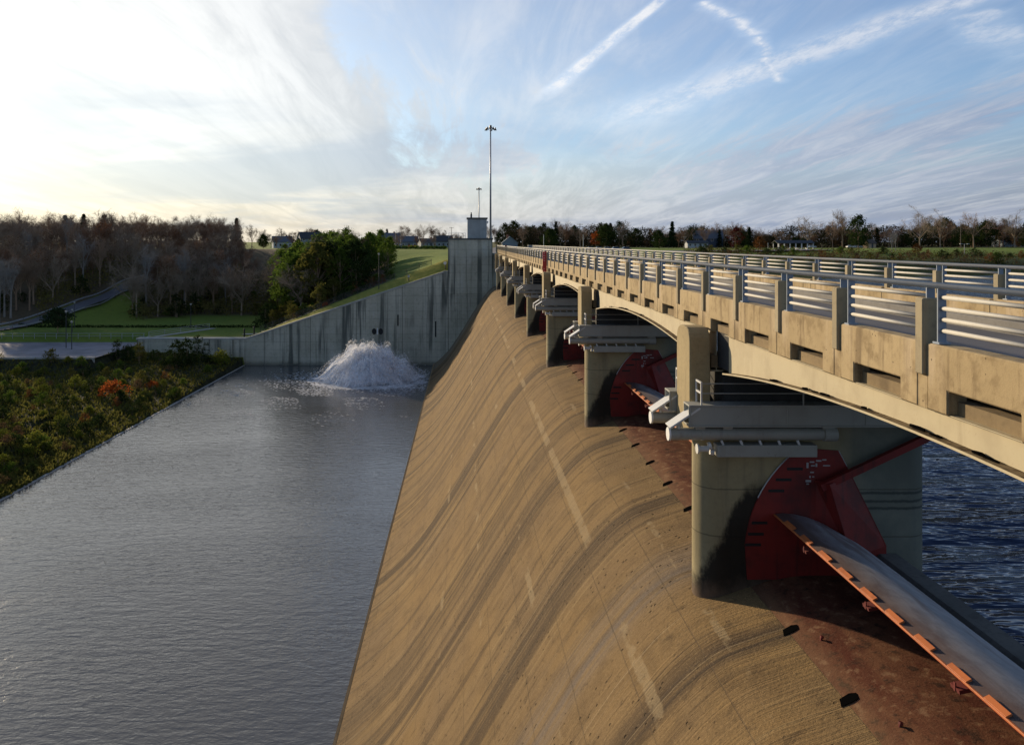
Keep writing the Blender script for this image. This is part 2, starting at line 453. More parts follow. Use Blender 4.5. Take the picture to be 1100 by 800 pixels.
def bark(c1, c2):
    def fn(g):
        co = world_co(g); a = g.noise(g.map(co, (6, 6, 1)), 1.0, 4, .6); r = g.rnd()
        c = g.mix(g.sm(a, .3, .7), c1, c2)
        c = g.mix(g.mul(r, .4), c, tuple(x*.6 for x in c1))
        return pbr(g, c, .95, spec=.1)
    return fn
B_GREY = material('grey bark', bark((.25, .19, .135), (.35, .275, .20)))
B_BROWN = material('brown bark', bark((.26, .18, .12), (.36, .255, .175)))
B_TAN = material('reddish twigs', bark((.19, .11, .068), (.26, .155, .095)))
B_PALE = material('pale bark', bark((.22, .20, .18), (.33, .31, .28)))

def ground(g):
    co = world_co(g)
    at = g.n('ShaderNodeAttribute', attribute_name='zone', attribute_type='GEOMETRY').outputs['Color']
    z = g.sep(at)                               # r: wood floor, g: dry grass with sunlight painted in, b: mud and weeds
    a = g.noise(co, .07, 5, .6); b = g.noise(co, .9, 5, .65); f = g.noise(co, 7, 4, .7)
    grass = g.mix(g.sm(a, .3, .7), (.12, .18, .03), (.18, .225, .038))
    grass = g.mix(g.mul(g.sm(b, .45, .75), .5), grass, (.095, .10, .03))
    dry = g.mix(g.sm(b, .3, .7), (.30, .275, .06), (.20, .21, .042))
    wood = g.mix(g.sm(b, .3, .7), (.085, .066, .042), (.13, .10, .058))
    mud = g.mix(g.sm(b, .35, .65), (.022, .022, .014), (.05, .052, .022))
    c = g.mix(z[1], grass, dry); c = g.mix(z[0], c, wood); c = g.mix(z[2], c, mud)
    c = g.mix(g.mul(g.sm(f, .45, .8), .4), c, (.02, .026, .01))
    return pbr(g, c, .95, g.bump(g.add(b, f), .6, .12), spec=.1)
M_GROUND = material('ground', ground)

M_SHADE_DEBRIS = material('pocket shade and debris black', lambda g: g.n('ShaderNodeBsdfDiffuse', {'Color': (.004, .004, .004, 1)}).outputs[0])  # near black: painted shade of the crest pockets, also flange debris

def parapet_m(g):
    co = world_co(g); s = g.sep(co); y, z = s[1], s[2]
    big = g.noise(co, .5, 5, .6); fine = g.noise(co, 9, 6, .68); grit = g.noise(co, 70, 3, .6)
    st = g.noise(g.map(co, (3, 3, .3)), 1.0, 6, .65); mot = g.noise(co, 3.0, 6, .65)
    c = g.mix(g.sm(big, .3, .7), (.345, .262, .145), (.44, .34, .195))
    c = g.mix(g.mul(g.sm(mot, .47, .66), .62), c, (.20, .142, .074))
    c = g.mix(g.mul(g.sm(st, .52, .66), .6), c, (.145, .10, .056))
    drip = g.noise(g.map(co, (7, 7, .22), (3, 1, 0)), 1.0, 4, .65)
    c = g.mix(g.mul(g.mul(g.sm(drip, .54, .66), g.sm(big, .4, .6)), .7), c, (.09, .062, .036))
    f = g.m('FRACT', g.div(g.sub(y, 10.16 - 1.161), 2.322))
    ed = g.sm(g.m('ABSOLUTE', g.sub(f, .5)), .24, .10)
    ed = g.mul(ed, g.mul(g.sm(z, 22.15, 22.6), g.sm(st, .38, .56)))
    c = g.mix(g.mul(ed, .6), c, (.50, .40, .27))
    c = g.mix(g.mul(g.sm(fine, .52, .75), .35), c, (.14, .10, .06))
    pit = g.voro(co, 5); pz = g.mul(g.sm(pit, .08, .04), .8)
    c = g.mix(pz, c, (.06, .045, .03))
    return pbr(g, c, .9, g.bump(g.add(g.mul(grit, .4), g.sub(fine, pz)), .45, .014), spec=.2)
M_PARAW = material('parapet wall concrete', parapet_m)
M_DIRT = material('dirt on steel', lambda g: pbr(g, g.mix(g.sm(g.noise(world_co(g), 4, 5, .65), .4, .6), (.07, .048, .028), (.19, .145, .085)), .95, spec=.1))
# ================================================================== the dam
def D(d): return H - d
Y_NEAR = -8.0
# ---- spillway face
dam = thing('spillway_dam', (0, 70, 0), 'curved tan concrete spillway face streaked by water, sloping down to the tailwater', 'spillway')
def profile_pts():
    # smooth the profile and its arc length
    pts = []
    for i in range(len(PROFILE) - 1):
        p0 = PROFILE[max(i-1, 0)]; p1 = PROFILE[i]; p2 = PROFILE[i+1]; p3 = PROFILE[min(i+2, len(PROFILE)-1)]
        for k in range(4):
            t = k / 4
            q = [0.5*((2*p1[a]) + (-p0[a]+p2[a])*t + (2*p0[a]-5*p1[a]+4*p2[a]-p3[a])*t*t + (-p0[a]+3*p1[a]-3*p2[a]+p3[a])*t**3) for a in (0, 1)]
            pts.append(q)
    pts.append(list(PROFILE[-1]))
    s = 0; out = []
    for i, p in enumerate(pts):
        if i: s += math.dist(p, pts[i-1])
        out.append((p[0], p[1], s))
    return out
PP = profile_pts()
S_EDGE = min(PP, key=lambda p: abs(p[0]-6.9))[2]
def make_strip(name, sel, mat, parent, y0=Y_NEAR, y1=YW, skirt=True):
    rnd = random.Random(4)
    me = bpy.data.meshes.new(name)
    ys = [y0 + (y1 - y0) * i / 130 for i in range(131)]
    prof = sel[:]
    verts = []; uvs = []
    for y in ys:
        for (x, d, s) in prof:
            verts.append((x, y - 70, D(d))); uvs.append((y, s - S_EDGE))
    n = len(prof); faces = []
    for i in range(len(ys)-1):
        for j in range(n-1):
            faces.append((i*n+j, (i+1)*n+j, (i+1)*n+j+1, i*n+j+1))
    me.from_pydata(verts, [], faces); me.materials.append(mat)
    uvl = me.uv_layers.new(name='flow')
    for li, lo in enumerate(me.loops): uvl.data[li].uv = uvs[lo.vertex_index]
    me.polygons.foreach_set('use_smooth', [True]*len(me.polygons))
    o = bpy.data.objects.new(name, me); COL.objects.link(o); o.parent = parent
    return o
make_strip('overflow_face', [p for p in PP if p[2] >= S_EDGE - 1e-6], M_SPILL, dam)
make_strip('crest_sill', [p for p in PP if p[2] <= S_EDGE + 1e-6], M_RUST, dam)
m = MB((0, 70, 0))                                   # toe kerb along the water
m.prism([(-6.2, Y_NEAR, D(23.98)), (-6.34, Y_NEAR, D(23.93)), (-6.42, Y_NEAR, -2.5), (-6.2, Y_NEAR, -2.5)], (0, YW - Y_NEAR, 0))
m.build('toe_lip', M_PARAPET, dam)
m = MB((0, 70, 0))                                   # upstream sill beam behind the gates
m.prism([(9.98, Y_NEAR, D(7.50)), (10.40, Y_NEAR, D(7.50)), (10.50, Y_NEAR, D(7.6)), (10.75, Y_NEAR, D(14)), (9.9, Y_NEAR, D(14)), (9.9, Y_NEAR, D(7.58))], (0, YW - Y_NEAR, 0))
m.build('upstream_sill', material('dark sill concrete', concrete((.17, .165, .15), (.07, .07, .06), stain=.5)), dam)
# flat black plates on the crest edge, painting the shade of anchor pockets
rnd = random.Random(9)
pk = [8.7, 11.4] + [14.0 + 2.52*i for i in range(54)]
for i, y in enumerate(pk):
    if any(a - .2 < y < a + PT + .2 for a in PIERS) or y > 150: continue
    m = MB((0, 70, 0))
    a, b = .30, .20
    m.prism([(6.76, y-.09, D(8.348)), (6.82, y+.11, D(8.327)), (7.02, y+.17, D(8.256)), (7.14, y+.13, D(8.222)), (7.10, y-.02, D(8.233)), (6.98, y-.06, D(8.270))], (0, 0, .010))
    m.build('pocket_shade', M_SHADE_DEBRIS, dam)
for (x, y, l) in ((7.32, 13.05, .12), (7.1, 11.4, .3), (7.3, 15.9, .15)):
    m = MB((0, 70, 0)); m.tube((x, y, D(8.22)), (x+.03, y+.02, D(8.08)), .022, n=8); m.tube((x+.02, y, D(8.12)), (x+.03, y, D(8.08)), .04, n=6)
    m.build('anchor_bolt', M_RED, dam)

# ---- piers: one built in full, the others copied
O1 = (8.4, Y1 + PT/2, H - 8.5)
ORD = ['nearest', 'second nearest', 'third nearest', 'fourth nearest', 'fifth nearest', 'sixth nearest', 'seventh nearest', 'farthest']
pier = thing('bridge_pier', O1, 'nearest round-nosed concrete pier, with red gate plate, carrying the bridge', 'bridge pier', 'concrete piers along the spillway crest')
m = MB(O1); r = PT/2; yc = Y1 + r
pl = []
for i in range(17):
    a = math.pi/2 + math.pi*i/16; pl.append((6.23 + r*math.cos(a), yc + r*math.sin(a)))
for i in range(17):
    a = -math.pi/2 + math.pi*i/16; pl.append((10.72 + r*math.cos(a), yc + r*math.sin(a)))
m.prism([(x, y, D(13)) for x, y in pl], (0, 0, 13 - 4.46))
sh = m.build('pier_shaft', M_PIER, pier)
for p in sh.data.polygons:
    p.use_smooth = abs(p.normal.z) < .5
md = sh.modifiers.new('split', 'EDGE_SPLIT'); md.split_angle = R(30)
def arch_col(x0, x1, ztop, zbot, y0, t):
    pts = []
    n = 10; yc = y0 + t/2; hw = t/2
    for i in range(n+1):
        a = math.pi * i / n
        pts.append((x0, yc - hw * math.copysign(abs(math.cos(a))**.62, math.cos(a)), ztop - .40 + .40*math.sin(a)**.8))
    pts = [(x0, y0, zbot)] + pts + [(x0, y0+t, zbot)]
    return pts
m = MB(O1); m.prism(arch_col(5.42, 5.92, D(2.06), D(4.46), Y1, PT), (.50, 0, 0))
m.build('column', M_COLUMN, pier, bevel=.02)
m = MB(O1); m.prism(arch_col(10.9, 11.4, D(2.2), D(4.46), Y1, PT), (.50, 0, 0))
m.build('column', M_COLUMN, pier, bevel=.02)
m = MB(O1); m.box(5.40, 5.98, Y1+.02, Y1+PT-.02, D(4.75), D(4.462)); m.build('column_corbel', M_COLUMN, pier)
m = MB(O1); m.box(6.0, 11.2, Y1+.2, Y1+PT-.2, D(3.05), D(2.75)); m.build('cross_beam', M_SLAB, pier)
m = MB(O1); m.box(6.25, 10.7, Y1+.05, Y1+PT-.05, D(4.455), D(3.16)); m.build('shade_backing_box', material('sooty concrete', concrete((.05, .048, .045), (.02, .02, .02))), pier)  # added box, coloured near black as the shade behind the platform beams
# red plate with the arc the gate lip travels along
def plate(parent, yf, out):
    m = MB(O1)
    arc = []
    for i in range(15):
        a = R(174.5) + (R(126) - R(174.5)) * i/14
        arc.append((10 + 3.27*math.cos(a), 7.6 - 3.27*math.sin(a)))
    pts = [(6.80, 8.12)] + arc + [(9.0, 5.02), (9.2, 5.4), (10.15, 7.3), (10.15, 8.12)]
    m.mat(0).prism([(x, yf, D(d)) for x, d in pts], (0, out*.045, 0))
    m.mat(1)
    yy0, yy1 = sorted((yf + out*.047, yf + out*.052))
    for (px0, py) in ((846, 504), (834, 515.6), (826, 527.5), (808, 562), (804, 574), (801, 585.5)):
        X = (px0 - VX)*.0224; d = (py - VY)*.0224
        m.box(X, X+.38, yy0, yy1, D(d+.034), D(d-.034))
    m.mat(2)
    # worn stencilled figures near the top corner, only scraps of paint left
    for (x, d, w, h) in ((8.22,5.30,.05,.13),(8.30,5.27,.11,.035),(8.33,5.36,.09,.03),(8.45,5.24,.13,.035),(8.44,5.32,.04,.08),(8.60,5.22,.10,.03),
                         (8.62,5.36,.17,.028),(8.31,5.52,.09,.03),(8.29,5.62,.035,.05),(8.20,5.72,.13,.05),(8.22,5.80,.06,.03),(8.36,5.63,.05,.025)):
        m.box(x, x+w, yy0, yy1, D(d+h), D(d))
    o = m.build('gate_guide_plate', [M_RED, M_BLACK, M_GALV], parent)
    m = MB(O1)
    for (a, b) in zip(arc[6:], arc[7:]):
        m.tube((a[0]-.01, yf+out*.03, D(a[1])), (b[0]-.01, yf+out*.03, D(b[1])), .018, n=6)
    m.build('plate_edge_strip', M_GALV, o)
    m = MB(O1); m.tube((9.0, yf+out*.03, D(5.02)), (9.2, yf+out*.03, D(5.4)), .018, n=6); m.build('plate_edge_strip', M_GALV, o)
    # gusset block and raking brace
    m = MB(O1)
    yb = yf + out*.02; y2 = yf - .48 if out < 0 else yf + .48
    T = [(8.40, yb, D(5.72)), (8.58, y2, D(5.70)), (9.32, yb, D(5.60))]
    B = [(8.42, yb, D(6.95)), (9.10, y2, D(7.42)), (10.17, yb, D(7.32))]
    b = m.addv(T + B)
    for q in ((0,1,2), (5,4,3), (0,3,4,1), (1,4,5,2), (2,5,3,0)): m.face([b+i for i in q])
    m.build('gusset_block', M_RED, parent)
    m = MB(O1)
    m.bar((8.45, yf+out*.30, D(5.82)), (11.15, yf+out*.30, D(4.55)), .14, .16)
    m.build('raking_brace', M_RED, parent)
plate(pier, Y1 - .002, -1)
plate(pier, Y1 + PT + .002, 1)
for k in range(1, 8):
    place(pier, (O1[0], O1[1] + S*k, O1[2]), label='%s round-nosed concrete pier along the crest under the bridge' % ORD[k].replace('farthest', 'farthest, partly hidden'), group='concrete piers along the spillway crest')

# ---- grey service platforms on both flanks of every pier
def platform(yc0):
    """built round its inner flank: y = 0.1 nearest the pier"""
    o = (8.0, yc0, D(4.6))
    t = thing('service_platform', o, 'grey steel platform', 'service platform')
    def L(x, y, d): return (x, yc0 + y, D(d))
    m = MB(o)
    m.box(5.25, 11.2, yc0-.24, yc0+.24, D(3.86), D(3.82)); m.box(5.25, 11.2, yc0-.22, yc0-.19, D(4.30), D(3.861)); m.box(5.25, 11.2, yc0+.19, yc0+.22, D(4.30), D(3.861))
    m.box(5.25, 11.2, yc0-.24, yc0+.24, D(4.34), D(4.301))
    for x in (5.27, 7.55, 9.4): m.box(x, x+.03, yc0-.235, yc0-.221, D(4.30), D(3.862))
    m.build('main_beam', M_STEEL, t, bevel=.006)
    m = MB(o)
    m.tube(L(4.86, 0, 4.545), L(8.75, 0, 4.545), .145, n=16); m.tube(L(8.5, 0, 4.545), L(8.8, 0, 4.545), .175, n=16); m.tube(L(5.6, 0, 4.545), L(5.66, 0, 4.545), .16, n=16)
    for x in (5.45, 6.1): m.box(x, x+.22, yc0-.12, yc0+.12, D(4.42), D(4.345))
    m.box(8.45, 8.75, yc0-.1, yc0+.1, D(4.42), D(4.345))
    m.build('pipe_beam', M_STEEL, t, smooth=False)
    m = MB(o); m.tube(L(4.81, 0, 4.545), L(4.857, 0, 4.545), .16, .165, n=16); m.build('end_cap', M_WHITE, t)
    m = MB(o)
    m.box(5.95, 8.30, yc0-.16, yc0+.16, D(5.06), D(4.78)); m.build('stop_beam', M_STEEL, t, bevel=.008)
    for x in (6.1, 6.55, 7.0, 7.45, 7.9):
        m = MB(o); m.bar(L(x, -.1, 4.79), L(x-.05, -.1, 4.68), .05, .05); m.build('hanger', M_STEEL2, t)
    m = MB(o)
    m.tube(L(5.50, 0, 4.9), L(5.54, 0, 4.9), .12, n=14); m.tube(L(5.54, 0, 4.9), L(5.78, 0, 4.9), .07, n=10)
    m.tube(L(5.78, 0, 4.84), L(5.84, 0, 4.82), .09, n=8); m.tube(L(5.82, 0, 4.97), L(5.9, 0, 4.99), .07, n=8)
    m.build('roller', M_STEEL2, t)
    m = MB(o)
    m.obox(L(5.17, 0, 4.13), Vector((.35, 0, .235)), (0, .225, 0), Vector((-.014, 0, .02)))
    m.build('sloping_cover', M_STEEL2, t, bevel=.006)
    for a_, b_, r_ in ((L(5.05, -.1, 4.4), L(5.05, -.1, 4.22), .035), (L(5.42, -.1, 4.1), L(5.46, -.1, 3.98), .05)):
        m = MB(o); m.tube(a_, b_, r_, n=6); m.build('cover_bracket', M_STEEL2, t)
    m = MB(o)
    for y in (-.2, .2): m.bar(L(5.55, y, 3.82), L(5.55, y, 3.28), .035, .035, up=(1, 0, 0))
    for d in (3.30, 3.54): m.bar(L(5.55, -.2, d), L(5.55, .2, d), .035, .045)
    m.build('end_rail', M_STEEL2, t)
    m = MB(o)
    for d in (3.32, 3.55): m.tube(L(5.55, -.2, d), L(11.0, -.2, d), .014, n=6)
    for x in (7.95, 10.0): m.bar(L(x, -.2, 3.82), L(x, -.2, 3.32), .03, .03, up=(1, 0, 0))
    m.build('handrail', M_STEEL, t)
    return t
plat = platform(18.40)
n = 0
for k in range(8):
    for side in (0, 1):
        if k > 6: continue
        y = PIERS[k] - .30 if side == 0 else PIERS[k] + PT + .30
        ordn = ['nearest', 'second nearest', 'third nearest', 'fourth nearest', 'fifth nearest', 'sixth nearest', 'seventh nearest'][k]
        lab = 'grey steel service platform on the %s flank of the %s pier' % ('near' if side == 0 else 'far', ordn)
        if k == 0 and side == 0:
            plat['label'] = lab; plat['group'] = 'steel service platforms on the piers'
        else: place(plat, (8.0, y, D(4.6)), label=lab, group='steel service platforms on the piers')

# ---- crest gates between the piers
def gate(y0, y1, label):
    o = (8.6, (y0+y1)/2, D(7.9))
    t = thing('crest_gate', o, label, 'spillway gate', 'steel crest gates between the piers')
    sec = [(7.43, 6.53), (7.62, 6.505), (7.9, 6.53), (8.25, 6.615), (8.6, 6.75), (8.95, 6.92), (9.3, 7.13), (9.6, 7.34), (9.86, 7.56)]
    m = MB(o)
    ys = [y0 + (y1-y0)*i/8 for i in range(9)]
    m.sheet([[(x, y, D(d)) for x, d in sec] for y in ys])
    m.sheet([[(x, y, D(d)) for x, d in sec[::-1]] for y in ys]) if False else None
    m.build('gate_skin', M_SKIN, t, smooth=True)
    m = MB(o)
    low = [(x, d + .05) for x, d in sec[:-1]]
    m.sheet([[(x, y, D(d)) for x, d in low] + [(9.7, y, D(8.4))] for y in (y0, y1)])
    m.build('gate_underside', M_RED, t)
    m = MB(o); m.box(7.41, 7.45, y0, y1, D(6.56), D(6.522)); m.build('gate_lip', M_ORANGE, t, bevel=.008)
    nb = int((y1 - y0) / .87)
    for i in range(nb):
        y = y0 + .42 + i*.87 + rnd.uniform(-.02, .02)
        m = MB(o)
        a = Vector((.044, 0, .022)); 
        m.obox((7.47, y, D(6.50)), a, (0, .235, 0), Vector((-.008, 0, .014)))
        m.build('flow_splitter', M_ORANGE, t, bevel=.006)
    i = 0
    y = y1 - 1.75
    while y > y0 + .5:
        m = MB(o)
        m.obox((7.47, y, D(6.70)), (.09, 0, .02), (0, .11, 0), (-.006, 0, .03)); m.box(7.37, 7.39, y-.02, y+.02, D(6.75), D(6.62))
        m.build('lip_bracket', material('dull red steel', paint((.13, .014, .010), (.05, .01, .008), amt=.6, rough=.8)), t)
        y -= 2.6
    return t
gate(2.6, Y1 - .085, 'nearest drum gate with an orange toothed lip, right foreground')
for k in range(5):
    nm = ['first and second', 'second and third', 'third and fourth', 'fourth and fifth', 'fifth and sixth'][k]
    gate(PIERS[k] + PT + .085, PIERS[k+1] - .085, 'orange-lipped drum gate between the %s piers from the camera' % nm)

# ================================================================== the bridge over the crest
ends = [1.25] + PIERS
bridge = thing('road_bridge', (9.2, 70, D(2.2)), 'road bridge deck on cream arched steel girders running along the dam', 'bridge')
OB = (9.2, 70, D(2.2))
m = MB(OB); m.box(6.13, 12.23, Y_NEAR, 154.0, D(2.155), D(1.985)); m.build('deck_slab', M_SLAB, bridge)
m = MB(OB); m.box(6.9, 11.5, Y_NEAR, 154.0, D(1.955), D(1.935)); m.build('roadway', M_ROAD, bridge)
for (x0, x1, dk) in ((6.30, 6.88, 1.86), (11.52, 12.08, 1.66)):
    m = MB(OB); m.box(x0, x1, Y_NEAR, 154.0, D(1.958), D(dk)); m.build('kerb', material('grey walkway concrete', concrete((.20, .19, .175), (.11, .10, .09), stain=.4)), bridge, bevel=.02)
for yy in (9.18, 9.22):
    pass
m = MB(OB)
for k in range(22):
    m.box(9.15, 9.27, -4 + 7.5*k, -1 + 7.5*k, D(1.934), D(1.930))
m.build('lane_marking', material('worn yellow paint', paint((.45, .33, .06), (.2, .17, .08), amt=.6)), bridge)
def girder_span(yA, yB, xw, out, mid):
    """plate girder from yA to yB; out=-1 downstream face"""
    m = MB(OB); n = 28
    def zb(y):
        q = y - mid
        return D(2.50 + .0083*q*q)
    top = D(2.165)
    ys = [yA + (yB-yA)*i/n for i in range(n+1)]
    x0, x1 = xw, xw + .02
    b = m.addv([p for y in ys for p in ((x0, y, top), (x0, y, zb(y)), (x1, y, top), (x1, y, zb(y)))])
    for i in range(n):
        a = b + 4*i; c = a + 4
        m.face((a, a+1, c+1, c)); m.face((a+2, c+2, c+3, a+3))
    m.face((b, b+2, b+3, b+1)); e = b + 4*n; m.face((e, e+1, e+3, e+2))
    web = m.build('girder', M_GIRDER, bridge)
    m = MB(OB)
    w0, w1 = xw - .155, xw + .175
    b = m.addv([p for y in ys for p in ((w0, y, zb(y)-.002), (w1, y, zb(y)-.002), (w1, y, zb(y)-.037), (w0, y, zb(y)-.037))])
    for i in range(n):
        a = b + 4*i; c = a + 4
        for j in range(4): m.mat(1 if j == 0 else 0).face((a+j, a+(j+1) % 4, c+(j+1) % 4, c+j))
    m.mat(0)
    m.face((b, b+3, b+2, b+1)); e = b+4*n; m.face((e, e+1, e+2, e+3))
    m.build('bottom_flange', [M_GIRDER, M_DIRT], web)
    m = MB(OB); m.box(xw - .10, xw + .12, yA, yB, top - .001 + .002, top + .012); m.build('top_flange', M_GIRDER, web)
    if out < 0:
        # dirt and old nests lying on the lower flange
        rr = random.Random(int(yA*7))
        for q in range(9):
            y = mid + rr.uniform(-.12, .5)*(yB-yA)*.8 if q < 10 else rr.uniform(yA, yB)
            if not yA+.3 < y < yB-.3: continue
            l = rr.uniform(.08, .35); hh = rr.uniform(.012, .035)
            m = MB(OB); n_ = 9
            m.prism([(xw - .065 + rr.uniform(.02, .045)*math.cos(2*math.pi*j/n_), y + l*math.sin(2*math.pi*j/n_)*rr.uniform(.7, 1.1), zb(y + l*math.sin(2*math.pi*j/n_)) + .004) for j in range(n_)], (0, 0, hh))
            m.build('flange_debris', M_SHADE_DEBRIS, web)
for i in range(9):
    yA = ends[i] + .2 if i else Y_NEAR
    yA = ends[i] + .22
    yB = (ends[i+1] - .70) if i < 8 else 152.8
    mid = ends[i] + S/2 + PT*.0 + .1 if i else 9.97
    girder_span(yA, yB, 6.13, -1, mid)
    girder_span(yA, yB, 11.9, 1, mid)
girder_span(Y_NEAR, 0.55, 6.13, -1, -7.5)
for k, y in enumerate(PIERS):                       # boxes added over the piers, near black for the shade in the gap
    m = MB(OB); m.box(6.16, 11.85, y - .69, y + .215, D(3.02), D(2.168)); m.build('gap_shade_box', material('sooty concrete', concrete((.05, .048, .045), (.02, .02, .02))), bridge)
for xx in (7.7, 9.2, 10.6):                          # floor beams seen from below
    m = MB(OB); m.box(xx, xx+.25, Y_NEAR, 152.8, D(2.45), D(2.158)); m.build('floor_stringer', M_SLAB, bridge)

PITCH = 2.322
def parapet(xf, sgn, y_ph, label):
    """xf outer face; sgn +1 means the wall extends towards +X"""
    o = (xf, 70, D(2.16))
    t = thing('bridge_parapet', o, label, 'parapet')
    def xr(a, b): return sorted((xf + sgn*a, xf + sgn*b))
    posts = [y_ph + PITCH*k for k in range(-8, 70)]
    posts = [y for y in posts if -7.9 < y < 153.2]
    m = MB(o); a, b = xr(0, .26)
    for i, y in enumerate(posts[:-1]):
        y0 = y + .105; y1 = y + PITCH - .105
        j = (i*37 % 11 - 5) * .0022
        sl = .42; zt = D(1.296) + j
        m.prism([(a, y0, D(2.16)), (a, y0+sl, D(2.16)), (a, y0+sl, D(1.857)), (a, y1-sl, D(1.857)), (a, y1-sl, D(2.16)), (a, y1, D(2.16)), (a, y1, zt), (a, y0, zt)], (b-a, 0, 0))
    m.build('parapet_wall', M_PARAW, t, bevel=.018)
    # posts
    a, b = xr(-.05, .20)
    pm = MB((xf, posts[0], D(2.16))); pm.box(a, b, posts[0]-.09, posts[0]+.085, D(1.72), D(.725))
    p0 = pm.build('concrete_post', M_POST, t, bevel=.014)
    p0.location = (0, posts[0]-70, 0)
    pm = MB((xf, posts[0], D(2.16))); a, b = xr(.006, .25); pm.box(a, b, posts[0]-.1035, posts[0]+.1035, D(2.158), D(1.33))
    b0 = pm.build('post_base', M_PARAW, t); b0.location = (0, posts[0]-70, 0)
    # steel stanchion just on the near side of every post, with bracket and stub for the top rail
    sm = MB((xf, posts[0], D(2.16))); y = posts[0]
    a, b = xr(.04, .15)
    sm.box(a, b, y-.27, y-.25, D(1.29), D(.59)); sm.box(xr(.085,.105)[0], xr(.085,.105)[1], y-.25, y-.20, D(1.29), D(.6))
    sm.box(xr(.02,.17)[0], xr(.02,.17)[1], y-.33, y-.19, D(1.296), D(1.27))
    sm.box(a, b, y-.03, y-.01, D(.73), D(.59)); sm.box(xr(.085,.105)[0], xr(.085,.105)[1], y-.01, y+.04, D(.73), D(.6))
    s0 = sm.build('rail_stanchion', material('blue grey steel', paint((.22, .27, .34), (.14, .17, .21), amt=.4)), t)
    s0.location = (0, posts[0]-70, 0)
    for y in posts[1:]:
        for q in (p0, s0, b0):
            c = q.copy(); COL.objects.link(c); c.parent = t; c.location = (0, y-70, 0)
    xc = xf + sgn*.095
    m = MB(o); m.tube((xc, posts[0]-.5, D(.555)), (xc, posts[-1]+.3, D(.555)), .042, n=10)
    m.build('top_rail', M_RAIL, t, smooth=True)
    for i, d in enumerate((.70, .842, .984, 1.126)):
        m = MB(o)
        for y in posts[:-1]:
            m.tube((xc, y + .05, D(d)), (xc, y + PITCH - .255, D(d)), .028, n=8)
        m.build('middle_rail', M_RAIL, t, smooth=True)
    return t
parapet(6.0, 1, 10.16, 'near downstream concrete parapet with posts and grey pipe rails on the bridge')
parapet(12.36, -1, 10.78, 'far reservoir-side concrete parapet with pipe rails across the bridge road')
# red board hung on the outside of the near parapet
t = thing('rescue_board', (5.9, 56.9, D(2.2)), 'narrow red upright board with pale marks hung outside the near bridge rail', 'sign')
m = MB((5.9, 56.9, D(2.2))); m.box(5.66, 5.95, 56.7, 56.78, D(2.28), D(.66)); m.build('board', M_RED2, t, bevel=.01)
m = MB((5.9, 56.9, D(2.2)))
for (d, w) in ((.78, .1), (.95, .14), (1.12, .12), (1.3, .1), (1.9, .1), (2.08, .08)): m.box(5.80-w/2-.03, 5.80+w/2-.03, 56.685, 56.697, D(d+.055), D(d))
m.build('faded_mark', material('faded pink paint', paint((.55, .35, .34), (.4, .2, .2))), t)
m = MB((5.9, 56.9, D(2.2))); m.box(5.7, 5.93, 56.79, 56.84, D(1.0), D(.9)); m.box(5.7, 5.97, 56.79, 56.84, D(1.9), D(1.8)); m.build('hook', M_DARK, t)
t = thing('gauge_post', (5.9, 113, D(2.3)), 'thin dark post standing outside the near bridge rail beyond the red board', 'post')
m = MB((5.9, 113, D(2.3))); m.tube((5.9, 113, D(2.3)), (5.9, 113, D(.35)), .06, n=8); m.build('post', M_DARK, t)
m = MB((5.9, 113, D(2.3))); m.box(5.8, 6.02, 112.9, 112.94, D(.6), D(.36)); m.build('plate', M_RED, t)
# ================================================================== terrain
WALL_TOP = [(-65, 5.2), (-43.5, 5.2), (-4.2, 18.4), (20, 18.4)]
def hsh(x, y):
    return math.sin(x*.31+1.7)*math.cos(y*.27+.4) + .6*math.sin(x*.83+y*.61) + .4*math.cos(x*1.7-y*1.3)
def plateau(x, y):
    return 21.5 + .35*math.sin(x*.021+1)*math.sin(y*.017) + max(0, (y-500))*.0012
def g0(x, y):
    # left bank and river below the dam
    if y < YW + .45:
        if x > 9: return 6.0
        if x > -43.6: return -3.0
        a = -43.6 - x
        z = .10 + .9*sstep(0, 14, a)*.9 + .018*max(0, a-10) + .75*hsh(x*.8, y*.8)*sstep(.5, 8, a)*sstep(115, 85, y) + max(0, y-112)*.035
        if x < -65.4 and y > 133:
            z = lerp(z, 3.7, sstep(133, 136.5, y))
        hill = sstep(-118, -230, x)*22
        return z + hill
    wt = interp(WALL_TOP, x)
    # abutment beside the tower
    if x > -65:
        t2 = min(1.0, max(0.0, (x + 43.5) / 39.3))
        strip = sstep(YW+1, YW+5.2, y)*2.25*t2
        base = wt + strip
    else:
        base = 3.7 if y < 158.5 else lerp(3.7, 5.2, sstep(158.5, 160.5, y))
        t2 = 0
    y0 = 195 if x > -70 else (195 - (-70 - x)*1.0 if x > -100 else 165 - (-100 - x)*.35)
    t1 = sstep(y0, y0 + 92, y)
    P = plateau(x, y)
    u = sstep(YW+4, YW+70, y)*t2
    f = max(t1, u)
    z = base + (P - base)*f
    if -120 < x and t1 > 0: z += .5*hsh(x*.4, y*.4)*t1*(1-t1)*4*(1-t2)
    if x > 2:                                        # dam road and reservoir shore
        pr = P
        sh_y = interp([(2, 150), (13, 158), (60, 182), (135, 208), (220, 232), (400, 300), (900, 420), (3000, 900)], x)
        dd = y - sh_y
        zz = 12.0 + 3.3*sstep(-12, 1, dd) + 3.6*sstep(1, 22, dd) + (pr - 18.9)*sstep(20, 75, dd)
        if x < 16: zz = lerp(max(z, P), zz, sstep(12.5, 16, x))
        z = zz
    return z
def axis(parts):
    out = []
    for a, b, st in parts:
        n = max(1, round((b-a)/st))
        out += [a + (b-a)*i/n for i in range(n)]
    out.append(parts[-1][1]); return out
